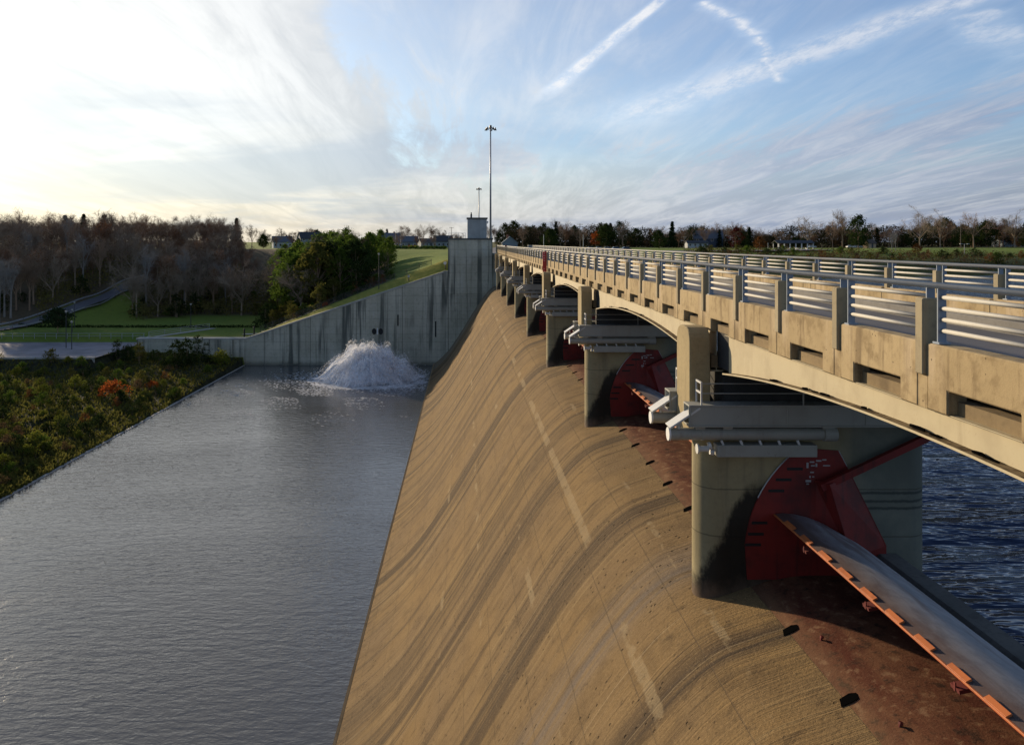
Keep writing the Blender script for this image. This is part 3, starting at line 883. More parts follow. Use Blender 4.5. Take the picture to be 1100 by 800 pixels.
XS = axis([(-3200, -800, 400), (-800, -300, 50), (-300, -140, 10), (-140, -66, 1.9), (-66, -43, 1.0), (-43, 17, 1.5), (17, 160, 6), (160, 420, 13), (420, 3600, 265)])
YS = axis([(-300, 40, 68), (40, 66, 6), (66, 153.2, 1.45), (153.2, 153.9, .35), (153.9, 212, 1.5), (212, 330, 4), (330, 700, 14), (700, 4200, 250)])
def make_terrain():
    nx, ny = len(XS), len(YS); v = []; col = []
    for y in YS:
        for x in XS:
            z = g0(x, y); v.append((x, y, z))
            wood = 0; dry = 0; mud = 0
            if y < YW: mud = 1 if x < 0 else 0
            else:
                if x < -15:
                    y0 = 195 if x > -70 else (195 - (-70 - x)*1.0 if x > -100 else 165 - (-100 - x)*.35)
                    wood = sstep(y0 + 2, y0 + 9, y)*(1 - sstep(292, 302, y))
                    if x > -42: wood = max(wood*sstep(YW+9, YW+14, y), sstep(YW+8, YW+13, y)*(1 - sstep(285, 300, y)))*sstep(424, 414, VX + x*F/y)
                xp = VX + x*F/y
                if xp < 150 and y < interp([(-25, 163), (19, 172), (64, 186), (115, 204), (163, 222)], xp) + 3: wood = 0
                if -43 < x < -2 and y < YW + 6: dry = 1
                if -66 < x <= -43 and y < YW + 5: dry = .6
                if x > 16: mud = sstep(21.0, 18.5, z)*.8
                if x > 2 and y > 230: wood = max(wood, sstep(380, 400, y)*.7)
            col.append((wood, dry, mud, 1))
    f = [(j*nx+i, j*nx+i+1, (j+1)*nx+i+1, (j+1)*nx+i) for j in range(ny-1) for i in range(nx-1)]
    me = bpy.data.meshes.new('ground'); me.from_pydata(v, [], f); me.materials.append(M_GROUND)
    ca = me.color_attributes.new('zone', 'FLOAT_COLOR', 'POINT')
    ca.data.foreach_set('color', [c for q in col for c in q])
    me.polygons.foreach_set('use_smooth', [True]*len(f))
    o = bpy.data.objects.new('ground', me); COL.objects.link(o); return struct(o)
make_terrain()
def plane(name, x0, x1, y0, y1, z, mat):
    m = MB(((x0+x1)/2, (y0+y1)/2, z)); m.poly([(x0, y0, z), (x1, y0, z), (x1, y1, z), (x0, y1, z)])
    return struct(m.build(name, mat))
plane('tailwater', -260, -6.36, -250, 153.2, 0.0, M_TAIL)
plane('reservoir_water', 10.52, 1800, -400, 900, RES_Z, M_RESV)
def drape(name, pts, w, mat, lift=.06, n=6, struct_=True):
    """ribbon laid on the ground along pts (x, y)"""
    P = []
    for (a, b) in zip(pts, pts[1:]):
        for i in range(n): P.append((lerp(a[0], b[0], i/n), lerp(a[1], b[1], i/n)))
    P.append(pts[-1])
    rows = []
    for i, p in enumerate(P):
        q = P[min(i+1, len(P)-1)]; r = P[max(i-1, 0)]
        d = Vector((q[0]-r[0], q[1]-r[1], 0)).normalized(); nrm = Vector((-d.y, d.x, 0))
        zs = [g0(p[0]+nrm.x*k*w/2, p[1]+nrm.y*k*w/2) for k in (-1, -.5, 0, .5, 1)]
        z = max(zs)*.6 + sum(zs)/5*.4
        rows.append([Vector((p[0], p[1], max(z, zs[j]) + lift)) + nrm*k*w/2 for j, k in enumerate((-1, -.5, 0, .5, 1))])
    m = MB(rows[len(rows)//2][2]); m.sheet(rows)
    return struct(m.build(name, mat, smooth=True)), [r[2] for r in rows]
plane('parking_lot', -240, -65.6, 136.9, 158.6, 3.78, M_LOT)
m = MB((-43.75, 100, 0)); m.box(-43.9, -43.5, 20, YW-.36, -1.2, .07); struct(m.build('bank_kerb', M_PALE, bevel=.04))
m = MB((-100, 136.8, 3.7)); m.box(-240, -65.6, 136.6, 136.88, 2.4, 3.92); struct(m.build('lot_kerb', M_PALE))
_, road_pts = drape('sloping_road', [(-112, 158), (-103, 163), (-99.5, 172), (-97.5, 186), (-94.5, 204), (-90, 222)], 4.2, M_ROAD, .12)
plane('dam_road', 6.9, 11.5, 154.0, 172, D(1.935), M_ROAD)
drape('dam_road', [(9.2, 172), (9.6, 230), (12, 320), (20, 420)], 6.0, M_ROAD, .1)
drape('shore_parking_lot', [(62, 262), (100, 262), (125, 275)], 14, M_LOT, .10)

# ================================================================== end wall, tower
M_COPE = M('coping concrete', (.40, .40, .36), (.2, .2, .18), stain=.3)
w = thing('end_wall', (-35, YW+.6, 0), 'long grey-green stained concrete retaining wall across the river, its top sloping up to the tower', 'retaining wall')
OW = (-35, YW+.6, 0)
m = MB(OW)
m.prism([(-65, YW, -2.5), (8.0, YW, -2.5), (8.0, YW, 14.9), (-4.3, YW, 14.9), (-4.3, YW, 18.2), (-43.5, YW, 5.0), (-65, YW, 5.0)], (0, 1.3, 0))
m.box(-65, -63.8, YW+1.31, YW+6.5, 2, 5.0)
m.build('wall_face', M_WALL, w)
m = MB(OW)
m.prism([(-65.1, YW-.12, 5.003), (-43.5, YW-.12, 5.003), (-4.32, YW-.12, 18.203), (-4.32, YW-.12, 18.50), (-43.55, YW-.12, 5.30), (-65.1, YW-.12, 5.30)], (0, 1.9, 0))
m.build('coping', M_COPE, w)
m = MB(OW)                                           # square buttress where the wall turns
m.box(-48.0, -46.0, YW-.35, YW-.01, -1, 4.95); m.build('buttress', M_WALL, w)
m = MB(OW); m.box(-43.5, 6.8, YW-.4, YW-.02, -1, .22); m.build('wall_footing', M_WALL, w)
for x in (-18.05, -16.75):                            # the two outlet openings above the spray
    m = MB(OW); n = 14
    ring = [(x + .46*math.cos(2*math.pi*i/n), YW-.05, px(0, 356, YW).z + .62*math.sin(2*math.pi*i/n)) for i in range(n)]
    m.prism(ring, (0, .04, 0)); m.build('outlet_opening', M_BLACK, w)
m = MB(OW)
zc = px(0, 356, YW).z
m.box(-17.52, -17.28, YW-.12, YW-.055, zc-.6, zc+.7); m.build('outlet_divider', M_WHITE, w)
m = MB(OW)                                            # damp vertical drain slots in the wall
for (xp, y0, y1) in ((427.5, 338, 350), (468, 345, 362)):
    X = pX(xp, YW); m.box(X-.14, X+.14, YW-.03, YW-.005, px(0, y1, YW).z, px(0, y0, YW).z)
m.build('drain_slot', M_BLACK, w)

tw = thing('abutment_tower', (1.0, YW+4, 14.9), 'tall square grey concrete tower block closing the far end of the dam', 'tower')
OT = (1.0, YW+4, 14.9)
m = MB(OT); m.box(-3.45, 5.35, YW-.06, YW+9, 14.0, D(-.55)); m.build('tower_body', M_WALL, tw, bevel=.05)
m = MB(OT); m.box(-3.62, 5.5, YW-.2, YW+9.1, D(-.55)+.003, D(-.85)); m.build('tower_coping', M('dark coping', (.12, .12, .11), (.06, .06, .05)), tw)
m = MB(OT); m.box(-4.28, -3.47, YW+.2, YW+8, 14.0, D(5.6)); m.build('side_step', M_WALL, tw)
m = MB(OT)
for X in (-3.3, -1.4, .0, 5.2):
    m.bar((X, YW+.1, D(-.85)), (X, YW+.1, D(-1.9)), .06, .06, up=(1, 0, 0))
for z in (1.3, 1.85): m.bar((-3.3, YW+.1, D(-z)), (.0, YW+.1, D(-z)), .05, .05)
m.build('roof_railing', M_GALV, tw)
ab = thing('bridge_abutment', (9, YW+5, 10), 'plain concrete abutment block under the far end of the bridge', 'abutment')
m = MB((9, YW+5, 10)); m.box(5.42, 14.0, YW+.35, YW+12, 6, D(2.56)); m.build('abutment_block', M_WALL, ab)
m = MB((9, YW+5, 10)); m.box(5.45, 13.9, YW+1.2, YW+12, D(2.557), D(2.16)); m.build('bridge_seat', M_COPE, ab)
gh = thing('gatehouse', (2.35, YW+5, D(-.85)), 'small flat-roofed grey control house on top of the concrete tower', 'control house')
OG = (2.35, YW+5, D(-.85))
M_GH = M('control house render', (.36, .38, .37), (.2, .21, .2), stain=.3)
m = MB(OG); m.box(.4, 4.3, YW+3, YW+7.5, D(-.86), D(-4.75)); m.build('walls', M_GH, gh)
m = MB(OG); m.box(.22, 4.48, YW+2.8, YW+7.7, D(-4.753), D(-5.02)); rf = m.build('roof', M_DARK, gh)
m = MB(OG); m.box(1.0, 1.35, YW+4, YW+4.4, D(-5.02), D(-5.75)); m.tube((1.17, YW+4.2, D(-5.75)), (1.17, YW+4.2, D(-6.1)), .12, n=8); m.build('vent', M_DARK, rf)
m = MB(OG); m.box(4.303, 4.33, YW+4, YW+5, D(-.9), D(-3)); m.build('door', M_DARK, gh)
m = MB(OG); m.box(4.34, 4.6, YW+3.1, YW+3.5, D(-3.9), D(-4.3)); m.bar((4.3, YW+3.3, D(-3.8)), (4.6, YW+3.3, D(-3.8)), .06, .06); m.build('wall_lamp', M_GALV, gh)

def mast(x, y, zb, zt, label, nl, r=.22):
    t = thing('light_mast', (x, y, zb), label, 'light mast', 'high light masts by the tower')
    o = (x, y, zb)
    m = MB(o); m.tube((x, y, zb), (x, y, zt), r, r*.62, n=12); m.build('pole', M_GALV, t, smooth=True)
    m = MB(o); m.tube((x, y, zb), (x, y, zb+.5), r*1.6, n=8); m.build('base', M_COPE, t)
    m = MB(o); n = 16
    for i in range(n):
        a, b = 2*math.pi*i/n, 2*math.pi*(i+1)/n
        m.tube((x+.75*math.cos(a), y+.75*math.sin(a), zt-.45), (x+.75*math.cos(b), y+.75*math.sin(b), zt-.45), .05, n=5)
    for i in range(4):
        a = math.pi*i/2+.4; m.tube((x, y, zt-.2), (x+.75*math.cos(a), y+.75*math.sin(a), zt-.45), .04, n=5)
    m.tube((x, y, zt-.3), (x, y, zt+.25), .32, .22, n=10)
    m.build('lamp_ring', M_DARK, t)
    for i in range(nl):
        a = 2*math.pi*i/nl + .2
        c = Vector((x+1.02*math.cos(a), y+1.02*math.sin(a), zt-.5))
        m = MB(o); m.tube(c, c+Vector((0, 0, -.28)), .14, .34, n=10); m.tube(c, c+Vector((0, 0, .28)), .16, .12, n=8)
        m.bar(c+Vector((0, 0, .05)), (x+.72*math.cos(a), y+.72*math.sin(a), zt-.45), .06, .06)
        m.build('lamp', M_DARK, t)
mast(5.22, YW+8, D(-.85), px(0, 136, YW+8).z, 'tall grey mast with a ring of floodlights beside the control house, the nearer of two', 5)
mast(pX(514.5, 330), 330, g0(pX(514.5, 330), 330), px(0, 202, 330).z, 'smaller-looking distant floodlight mast behind the control house roof', 6, r=.3)

# ================================================================== the spray from the outlet
def spray():
    cx, cy = pX(397, 137), 137.0
    t = thing('outlet_spray', (cx, cy, 0), 'white dome of spraying water bursting from the outlet at the foot of the wall', 'water spray')
    rr = random.Random(21)
    def mist(lo, hi, al):
        def fn(g):
            co = obj_co(g)
            s = g.sep(co)
            ang = g.m('ARCTAN2', s[1], s[0])
            rad = g.m('SQRT', g.add(g.mul(s[0], s[0]), g.mul(s[1], s[1])))
            st = g.noise(g.comb(g.mul(g.m('COSINE', ang), 6.5), g.mul(g.m('SINE', ang), 6.5), g.mul(s[2], .22)), 1.3, 5, .7, .35)
            f = g.noise(co, 2.6, 5, .75)
            a = g.mul(g.sm(g.add(g.mul(st, .55), g.mul(f, .45)), lo, hi), al)
            c = g.mix(g.sm(st, .35, .65), (.84, .87, .92), (.97, .97, .98))
            d = g.n('ShaderNodeBsdfDiffuse', {'Color': c}).outputs[0]
            tr = g.n('ShaderNodeBsdfTranslucent', {'Color': c}).outputs[0]
            b = g.n('ShaderNodeMixShader', {0: .45, 1: d, 2: tr}).outputs[0]
            return g.n('ShaderNodeMixShader', {0: a, 1: g.n('ShaderNodeBsdfTransparent').outputs[0], 2: b}).outputs[0]
        return fn
    li_ = 0.7
    droplets_extra = []
    def height(r, a, k):
        q = max(0.0, 1 - (r/(8.6*k))**2.0); env = math.cos(math.pi/2*min(1, r/(9.4*k)))**.95
        w = .5*math.sin(5*a+1.3) + .35*math.sin(11*a+.2) + .3*math.sin(17*a+2)
        return 5.2*k*env*(1 + .26*w*min(1, r/3) + .10*math.cos(a - 2.4)*min(1, r/4) + .12*math.sin(r*1.9 + 2*math.sin(2*a + 1))*min(1, r/3)) + .7*k*math.exp(-(r/1.3)**2)*math.sin(3*a+li_) + .35*math.sin(r*2.3 + 4*math.sin(3*a))*q
    for li, (k, lo, hi, al) in enumerate(((.74, .0, .05, 1.0), (.88, .38, .56, .95), (1.0, .42, .62, .9), (1.12, .50, .70, .65))):
        rows = []
        for i in range(33):
            r = 9.4*k*(i/32)**.8
            row = []
            for j in range(81):
                a = 2*math.pi*(j % 80)/80
                jit = 1 + .05*math.sin(7*a+li) + .03*math.sin(19*a+2*li) + .02*math.sin(31*a)
                z = height(r, a, k) + .32*math.sin(r*1.7+a*9+li*2)*math.sin(a*23+li)*(1-i/32)*min(1, r/2.0)
                if li > 1: z = max(z, .9*math.exp(-((r-8)/3.0)**2)*(.5+.5*math.sin(5*a+li))) if r > 6 else z
                row.append((cx + r*jit*math.cos(a), cy + r*jit*.8*math.sin(a), max(.03, z)))
            rows.append(row)
        m = MB((cx, cy, 0)); m.sheet(rows); m.build('mist_veil', material('mist %d' % li, mist(lo, hi, al)), t, smooth=True)
    MW = material('white spray', lambda g: g.n('ShaderNodeMixShader', {0: .4, 1: g.n('ShaderNodeBsdfDiffuse', {'Color': (.95, .96, .97, 1)}).outputs[0],
                  2: g.n('ShaderNodeBsdfTranslucent', {'Color': (.95, .96, .97, 1)}).outputs[0]}).outputs[0])
    m = MB((cx, cy, 0))                               # thrown streaks: pieces of ballistic arcs
    for i in range(3200):
        a = rr.uniform(0, 2*math.pi); v = rr.uniform(.45, 1.18); e = rr.uniform(.15, 1.0)
        rmax = 8.6*v*rr.uniform(.5, 1.05); hm = 5.6*v*rr.uniform(.7, 1.08)
        s0 = rr.uniform(.0, .93)
        q = []
        for j in range(4):
            s_ = s0 + .02*j*rr.uniform(.8, 1.4); r = rmax*s_
            q.append(Vector((cx + r*math.cos(a), cy + .8*r*math.sin(a), max(.03, hm*(1-s_**2.0)))))
        w0 = rr.uniform(.015, .05)
        sd = Vector((-math.sin(a), math.cos(a), rr.uniform(-.5, .5)))*w0
        m.sheet([[p - sd*(1-.25*j), p + sd*(1-.25*j)] for j, p in enumerate(q)])
    m.build('thrown_streaks', MW, t, fix=False)
    for i in range(80):                               # ragged spouts of the crown
        a = rr.uniform(0, 2*math.pi); r = 5.4*rr.random()**.7; hh = rr.uniform(.5, 1.5)*(1 - r/9)
        c = Vector((cx + r*math.cos(a), cy + .8*r*math.sin(a), height(r, a, 1.0) - .5)); d = Vector((math.cos(a)*r*.10, math.sin(a)*r*.10, 1)).normalized()
        for q in range(70):
            t_ = rr.random(); p = c + d*(hh+.5)*t_ + Vector((rr.gauss(0, 1), rr.gauss(0, 1), rr.gauss(0, .6)))*.26*(1.1-t_); s_ = rr.uniform(.03, .10)*(1.2 - t_)
            u = Vector((rr.gauss(0, 1), rr.gauss(0, 1), rr.gauss(0, 1))).normalized(); v_ = u.orthogonal().normalized()
            droplets_extra.append((p, u*s_, v_*s_))
    m = MB((cx, cy, 0))
    for p, u, v_ in droplets_extra: m.poly([p-u, p+v_, p+u, p-v_])
    for i in range(2600):
        a = rr.uniform(0, 2*math.pi); k = rr.gauss(1.05, .10); r = 8.9*k*math.sqrt(rr.random())
        z = height(min(r, 8.5*k), a, k)*rr.uniform(.85, 1.12) + abs(rr.gauss(0, .25))
        c = Vector((cx + r*math.cos(a), cy + .8*r*math.sin(a), max(.04, z))); s_ = rr.uniform(.02, .075)
        u = Vector((rr.gauss(0, 1), rr.gauss(0, 1), rr.gauss(0, 1))).normalized(); v_ = u.orthogonal().normalized(); w_ = u.cross(v_)
        b = m.addv([c+u*s_, c+(v_-u*.4)*s_, c+(-v_*.5+w_*.85-u*.4)*s_, c+(-v_*.5-w_*.85-u*.4)*s_])
        for f in ((0,1,2), (0,2,3), (0,3,1), (1,3,2)): m.face([b+x for x in f])
    d = m.build('droplets', MW, t, fix=False); d['kind'] = 'stuff'
    m = MB((cx, cy, 0))                               # foam spreading on the water
    for i in range(4200):
        a = rr.uniform(0, 2*math.pi); r = 6.8 + abs(rr.gauss(0, 1))*4.2*(1 + .5*math.cos(a*2)) 
        x, y = cx + r*1.05*math.cos(a), cy + r*.85*math.sin(a) - 1.0
        if y > YW - 1 or x > -6.7: continue
        s_ = rr.uniform(.05, .26)*(1.25 if r < 10 else .7)
        m.poly([(x + s_*(1+.5*rr.random())*math.cos(q*1.05), y + s_*rr.uniform(.6, 1.2)*math.sin(q*1.05), .012 + .0004*(i % 9)) for q in range(6)])
    for i in range(2600):
        x, y = cx - 7 + rr.gauss(0, 9), cy - 9 - abs(rr.gauss(0, 9)); s_ = rr.uniform(.03, .13)
        if x > -7.2 or x < -42 or math.sin(x*.5 + y*.16)*math.sin(y*.31) < .1: continue
        m.poly([(x + 1.9*s_*math.cos(q*1.05), y + s_*rr.uniform(.5, 1.1)*math.sin(q*1.05), .012 + .0004*(i % 9)) for q in range(6)])
    f = m.build('foam', MW, t, fix=False); f['kind'] = 'stuff'
spray()
# ================================================================== trees and shrubs
def rdir(rr): 
    v = Vector((rr.gauss(0, 1), rr.gauss(0, 1), rr.gauss(0, 1))); return v.normalized()
def limb(m, rr, p, d, L, r, level, spec, tips):
    nseg = 3 if level < 2 else 2
    for i in range(nseg):
        d = (d + rdir(rr)*spec['wob']*(.6 if level == 0 else 1) + Vector((0, 0, spec['up']*(.3 if level else .1)))).normalized()
        q = p + d*(L/nseg); r1 = r*(.80 if level < 2 else .62)
        m.tube(p, q, r, r1, n=(7 if level == 0 else 5 if level == 1 else 3), caps=False)
        if level < spec['depth']:
            nb = spec['n'][level]
            for _ in range(nb if (level or i) else max(1, nb//2)):
                t = rr.random(); o = p.lerp(q, t)
                ax = rdir(rr); side = (ax - d*ax.dot(d)).normalized()
                bd = (d*spec['along'][level] + side + Vector((0, 0, .15))).normalized()
                bl = L*spec['ratio'][level]*rr.uniform(.65, 1.15)*(1 - .35*(i/nseg))
                limb(m, rr, o, bd, bl, max(.018, r1*rr.uniform(.42, .6)), level+1, spec, tips)
        p, r = q, r1
    tips.append((p, d))
def cards(m, rr, c, n, spread, size, flat=.0):
    for _ in range(n):
        o = c + Vector((rr.gauss(0, 1)*spread[0], rr.gauss(0, 1)*spread[1], rr.gauss(0, 1)*spread[2]))
        u = rdir(rr); v = u.orthogonal().normalized()
        s = size*rr.uniform(.6, 1.35)
        m.poly([o - u*s, o + v*s*.6, o + u*s, o - v*s*.6])
def proto(name, label, cat):
    return thing(name, (0, 0, -500), label, cat)
PROTOS = []
def bare_tree(seed, h, bark_m, spread=1.0, leafm=None, twiggy=1.0, slim=False):
    rr = random.Random(seed); t = proto('bare_tree', 'bare tree', 'tree'); PROTOS.append(t)
    m = MB(); r0 = h*.014
    th = h*(rr.uniform(.40, .52) if slim else rr.uniform(.24, .34))
    lean = Vector((rr.uniform(-.05, .05), rr.uniform(-.05, .05), 1)).normalized()
    top = lean*th
    m.tube((0, 0, -.5), lean*th*.5, r0*1.25, r0, n=8, caps=False); m.tube(lean*th*.5, top, r0, r0*.85, n=8, caps=False)
    m.build('trunk', bark_m, t, fix=False)
    m = MB(); tips = []
    spec = dict(wob=.16, up=.35, depth=3, n=[3, 3, 3], along=[.75, .7, .8], ratio=[.46, .5, .55])
    nl = rr.randint(4, 6)
    for i in range(nl):
        a = 2*math.pi*i/nl + rr.uniform(-.4, .4)
        el = (rr.uniform(1.0, 1.35) if slim else rr.uniform(.75, 1.25)) if i else 1.5
        d = Vector((math.cos(a)*math.cos(el)*spread, math.sin(a)*math.cos(el)*spread, math.sin(el))).normalized()
        limb(m, rr, lean*th*rr.uniform(.6 if slim else .72, 1.0), d, (h-th)*rr.uniform(.66, .92), r0*.55, 0, spec, tips)
    for _ in range(int(1300*twiggy)):                  # outermost twigs
        p, d = rr.choice(tips); dd = (d + rdir(rr)*.8).normalized(); L = rr.uniform(.6, 1.7)
        s = dd.orthogonal().normalized()*.024
        m.poly([p - s, p + s, p + dd*L])
    m.mat(1)
    if leafm:
        for _ in range(260):
            p, d = rr.choice(tips); cards(m, rr, p, 2, (.4, .4, .4), .16)
    m.build('crown', [bark_m, leafm or bark_m], t, fix=False)
    return t
def leafy_tree(name, seed, h, w, leafm, bark_m=None, card=.30, n=120, low=.12):
    rr = random.Random(seed); t = proto(name, 'leafy tree', 'tree'); PROTOS.append(t)
    bark_m = bark_m or B_BROWN
    m = MB(); r0 = h*.018; m.tube((0, 0, -.5), (0, 0, h*.45), r0, r0*.6, n=7, caps=False)
    cl = []
    for i in range(n):
        z = h*(low + (1-low)*rr.random()**.85); q = (z/h - low)/(1-low)
        rad = w*.5*(math.sin(math.pi*min(1, .12 + q*.88))**.7)*rr.uniform(.35, 1.0)
        a = rr.uniform(0, 2*math.pi); cl.append(Vector((rad*math.cos(a), rad*math.sin(a), z)))
    for c in cl[::5]:
        m.tube((0, 0, min(c.z*.6, h*.45)), c, r0*.35, .02, n=4, caps=False)
    m.build('trunk', bark_m, t, fix=False)
    m = MB()
    for c in cl: cards(m, rr, c, rr.randint(12, 26), (w*.055, w*.055, w*.045), card)
    m.build('crown', leafm, t, fix=False)
    return t
def conifer(seed, h, w):
    rr = random.Random(seed); t = proto('conifer_tree', 'conifer', 'tree'); PROTOS.append(t)
    m = MB(); m.tube((0, 0, -.4), (0, 0, h*.97), h*.016, .03, n=7, caps=False); m.build('trunk', B_BROWN, t, fix=False)
    m = MB(); z = h*.08
    while z < h*.98:
        q = 1 - z/h
        for i in range(rr.randint(6, 9)):
            a = rr.uniform(0, 2*math.pi); L = w*.5*(q**.8)*rr.uniform(.65, 1.15) + .1
            for j in range(7):
                f = (j+1)/7; c = Vector((math.cos(a)*L*f, math.sin(a)*L*f, z - .22*L*f*f))
                cards(m, rr, c, 4, (.16+.05*L, .16+.05*L, .10), .20)
        z += h*.035*rr.uniform(.8, 1.3)
    m.build('crown', L_PINE, t, fix=False)
    return t
def shrub(name, seed, h, w, leafm, stems=7, card=.12, n=60, bare=False):
    rr = random.Random(seed); t = proto(name, 'shrub', 'shrub'); PROTOS.append(t)
    m = MB(); tips = []
    for i in range(stems):
        a = rr.uniform(0, 2*math.pi); e = Vector((math.cos(a)*w*.38*rr.random(), math.sin(a)*w*.38*rr.random(), h*rr.uniform(.6, .98)))
        m.tube((rr.uniform(-.15, .15), rr.uniform(-.15, .15), -.4), e*.55, .03, .02, n=4, caps=False); m.tube(e*.55, e, .02, .008, n=4, caps=False)
        tips.append(e)
        for k in range(6 if bare else 2):
            q = e*rr.uniform(.45, .95); m.tube(q, q + (rdir(rr) + Vector((0, 0, .8))).normalized()*h*.28, .011, .004, n=3, caps=False)
    m.build('stems', B_TAN if bare else B_BROWN, t, fix=False)
    m = MB()
    for i in range(n):
        u = rr.random()**.6; a = rr.uniform(0, 2*math.pi); z = h*rr.uniform(.08, 1.0)
        rad = w*.5*u*math.sqrt(max(.05, 1 - (z/h)**2.2))*(1 + .25*math.sin(3*a+seed))
        cards(m, rr, Vector((rad*math.cos(a), rad*math.sin(a), z*(1+.12*math.sin(5*a+seed)))), rr.randint(7, 14), (.2, .2, .15), card)
    m.build('foliage', leafm, t, fix=False)
    return t

BARE = [bare_tree(1, 15, B_GREY), bare_tree(2, 14, B_BROWN, .9), bare_tree(3, 16, B_GREY, 1.1, twiggy=1.4), bare_tree(4, 13, B_TAN, 1.0, twiggy=1.6),
        bare_tree(5, 15, B_BROWN, .8), bare_tree(6, 14, B_TAN, 1.0, L_RUST), bare_tree(7, 14, B_BROWN, 1.0, L_BROWN)]
PALEB = [bare_tree(11, 15, B_PALE, .7, slim=True, twiggy=.25), bare_tree(12, 14, B_PALE, .6, slim=True, twiggy=.25)]
SLIM = [bare_tree(81, 17, B_GREY, .8, slim=True, twiggy=.55), bare_tree(82, 18, B_BROWN, .7, slim=True, twiggy=.5), bare_tree(83, 16, B_TAN, .8, slim=True, twiggy=.6),
        bare_tree(84, 18, B_PALE, .7, slim=True, twiggy=.35), bare_tree(85, 16, B_BROWN, .8, L_RUST, slim=True, twiggy=.4)]
BIGB = [bare_tree(15, 19, B_BROWN, 1.25, twiggy=1.6), bare_tree(16, 18, B_GREY, 1.3, twiggy=1.5)]
GREENT = [leafy_tree('leafy_tree', 21, 13, 9, L_GREEN), leafy_tree('leafy_tree', 22, 15, 9, L_GREEN), leafy_tree('leafy_tree', 23, 11, 8, L_OLIVE)]
DARKT = [leafy_tree('leafy_tree', 31, 11, 10, L_DEEP, card=.34), leafy_tree('leafy_tree', 32, 13, 11, L_DEEP, card=.34), leafy_tree('leafy_tree', 33, 9, 9, L_BROWN, card=.3)]
CONI = [conifer(41, 13, 6), conifer(42, 11, 5.5)]
REDT = leafy_tree('leafy_tree', 51, 11, 9, L_RED, card=.28, n=90)
ORT = leafy_tree('leafy_tree', 52, 6, 6, L_RUST, card=.22, n=80, low=.05)
ORB = leafy_tree('leafy_tree', 53, 9, 8, L_ORANGE, card=.22, n=80, low=.15)
LAWN = leafy_tree('leafy_tree', 54, 4.9, 6.4, L_LAWN, card=.2, n=120, low=.34)
SH = {'green': [shrub('shrub', 61, 2.0, 3.0, L_OLIVE), shrub('shrub', 62, 1.7, 2.6, L_GREEN)],
      'lime': [shrub('shrub', 63, 1.5, 2.8, L_LIME), shrub('shrub', 64, 1.3, 2.2, L_LIME)],
      'dark': [shrub('shrub', 65, 2.2, 3.0, L_DEEP), shrub('shrub', 66, 1.6, 2.8, L_DEEP)],
      'brown': [shrub('shrub', 67, 1.7, 2.4, L_BROWN, bare=True, n=30), shrub('shrub', 68, 2.0, 2.2, L_RUST, bare=True, n=22)],
      'orange': [shrub('shrub', 69, 1.9, 4.2, L_ORANGE, n=80)],
      'tall': [shrub('shrub', 70, 4.6, 4.4, L_DEEP, n=110, card=.17), shrub('shrub', 71, 3.8, 3.6, L_OLIVE, n=80, card=.15)]}
RT = random.Random(77)
def tree_at(p, x, y, label, cat='tree', group=None, sc=1.0, sink=0.0):
    return place(p, (x, y, g0(x, y) - sink), RT.uniform(0, 6.28), sc, label, cat, group)
def zone_label(tab, x):
    for lim, txt in tab:
        if x < lim: return txt
    return tab[-1][1]
# ---- left wood: rows climbing the slope
LW = [(45, 'at the far left edge'), (100, 'above the lower sloping road'), (150, 'above the upper sloping road'),
      (200, 'behind the lawn light pole'), (262, 'beside the hilltop clearing')]
def road_blocks(xp, Y):
    return xp < 140 and Y < interp([(-25, 163), (19, 172), (64, 186), (115, 204), (163, 222)], xp) + 4.5
def wood_y0(X):
    return 195 if X > -70 else (195 - (-70 - X)*1.0 if X > -100 else 165 - (-100 - X)*.35)
nw = 0
for row, (dy, n) in enumerate(((6, 16), (14, 18), (24, 20), (36, 22), (50, 24), (66, 26), (84, 28), (99, 30), (112, 26), (126, 20))):
    for i in range(n):
        xp = -25 + 295*(i + RT.uniform(.1, .9))/n
        Y = 205.0
        for _ in range(4):
            X = pX(xp, Y); Y = wood_y0(X) + dy + 2
        Y += RT.uniform(-4, 4); X = pX(xp, Y)
        if road_blocks(xp, Y): continue
        if row < 4 and any((q.x - X)**2 + (q.y - Y)**2 < 12 for q in road_pts): continue
        if row >= 4 and 258 < xp: continue
        where = zone_label(LW, xp)
        if row < 2 and xp < 95 and RT.random() < .45:
            p = RT.choice(PALEB); lab = 'pale-trunked bare tree in the front of the left wood %s' % where
        else:
            p = RT.choice(SLIM if RT.random() < (.68 if row < 4 else .22) else BARE)
            kind = (['slim grey', 'slim brown', 'slim reddish', 'slim pale', 'slim rusty-leaved'][SLIM.index(p)] if p in SLIM else
                    {0: 'bare grey', 1: 'bare brown', 2: 'bare grey', 3: 'bare reddish', 4: 'bare brown', 5: 'rusty-leaved', 6: 'brown-leaved'}[BARE.index(p)])
            dep = 'front' if row < 3 else 'middle' if row < 6 else 'skyline'
            lab = '%s tree in the left wood %s, %s' % (kind, dep, where)
        tree_at(p, X, Y, lab, 'tree', 'trees of the left wood: ' + lab, RT.uniform(.78, 1.05)*(1 if row < 4 else .88 if row < 7 else .74)*(.9 if p in SLIM else 1))
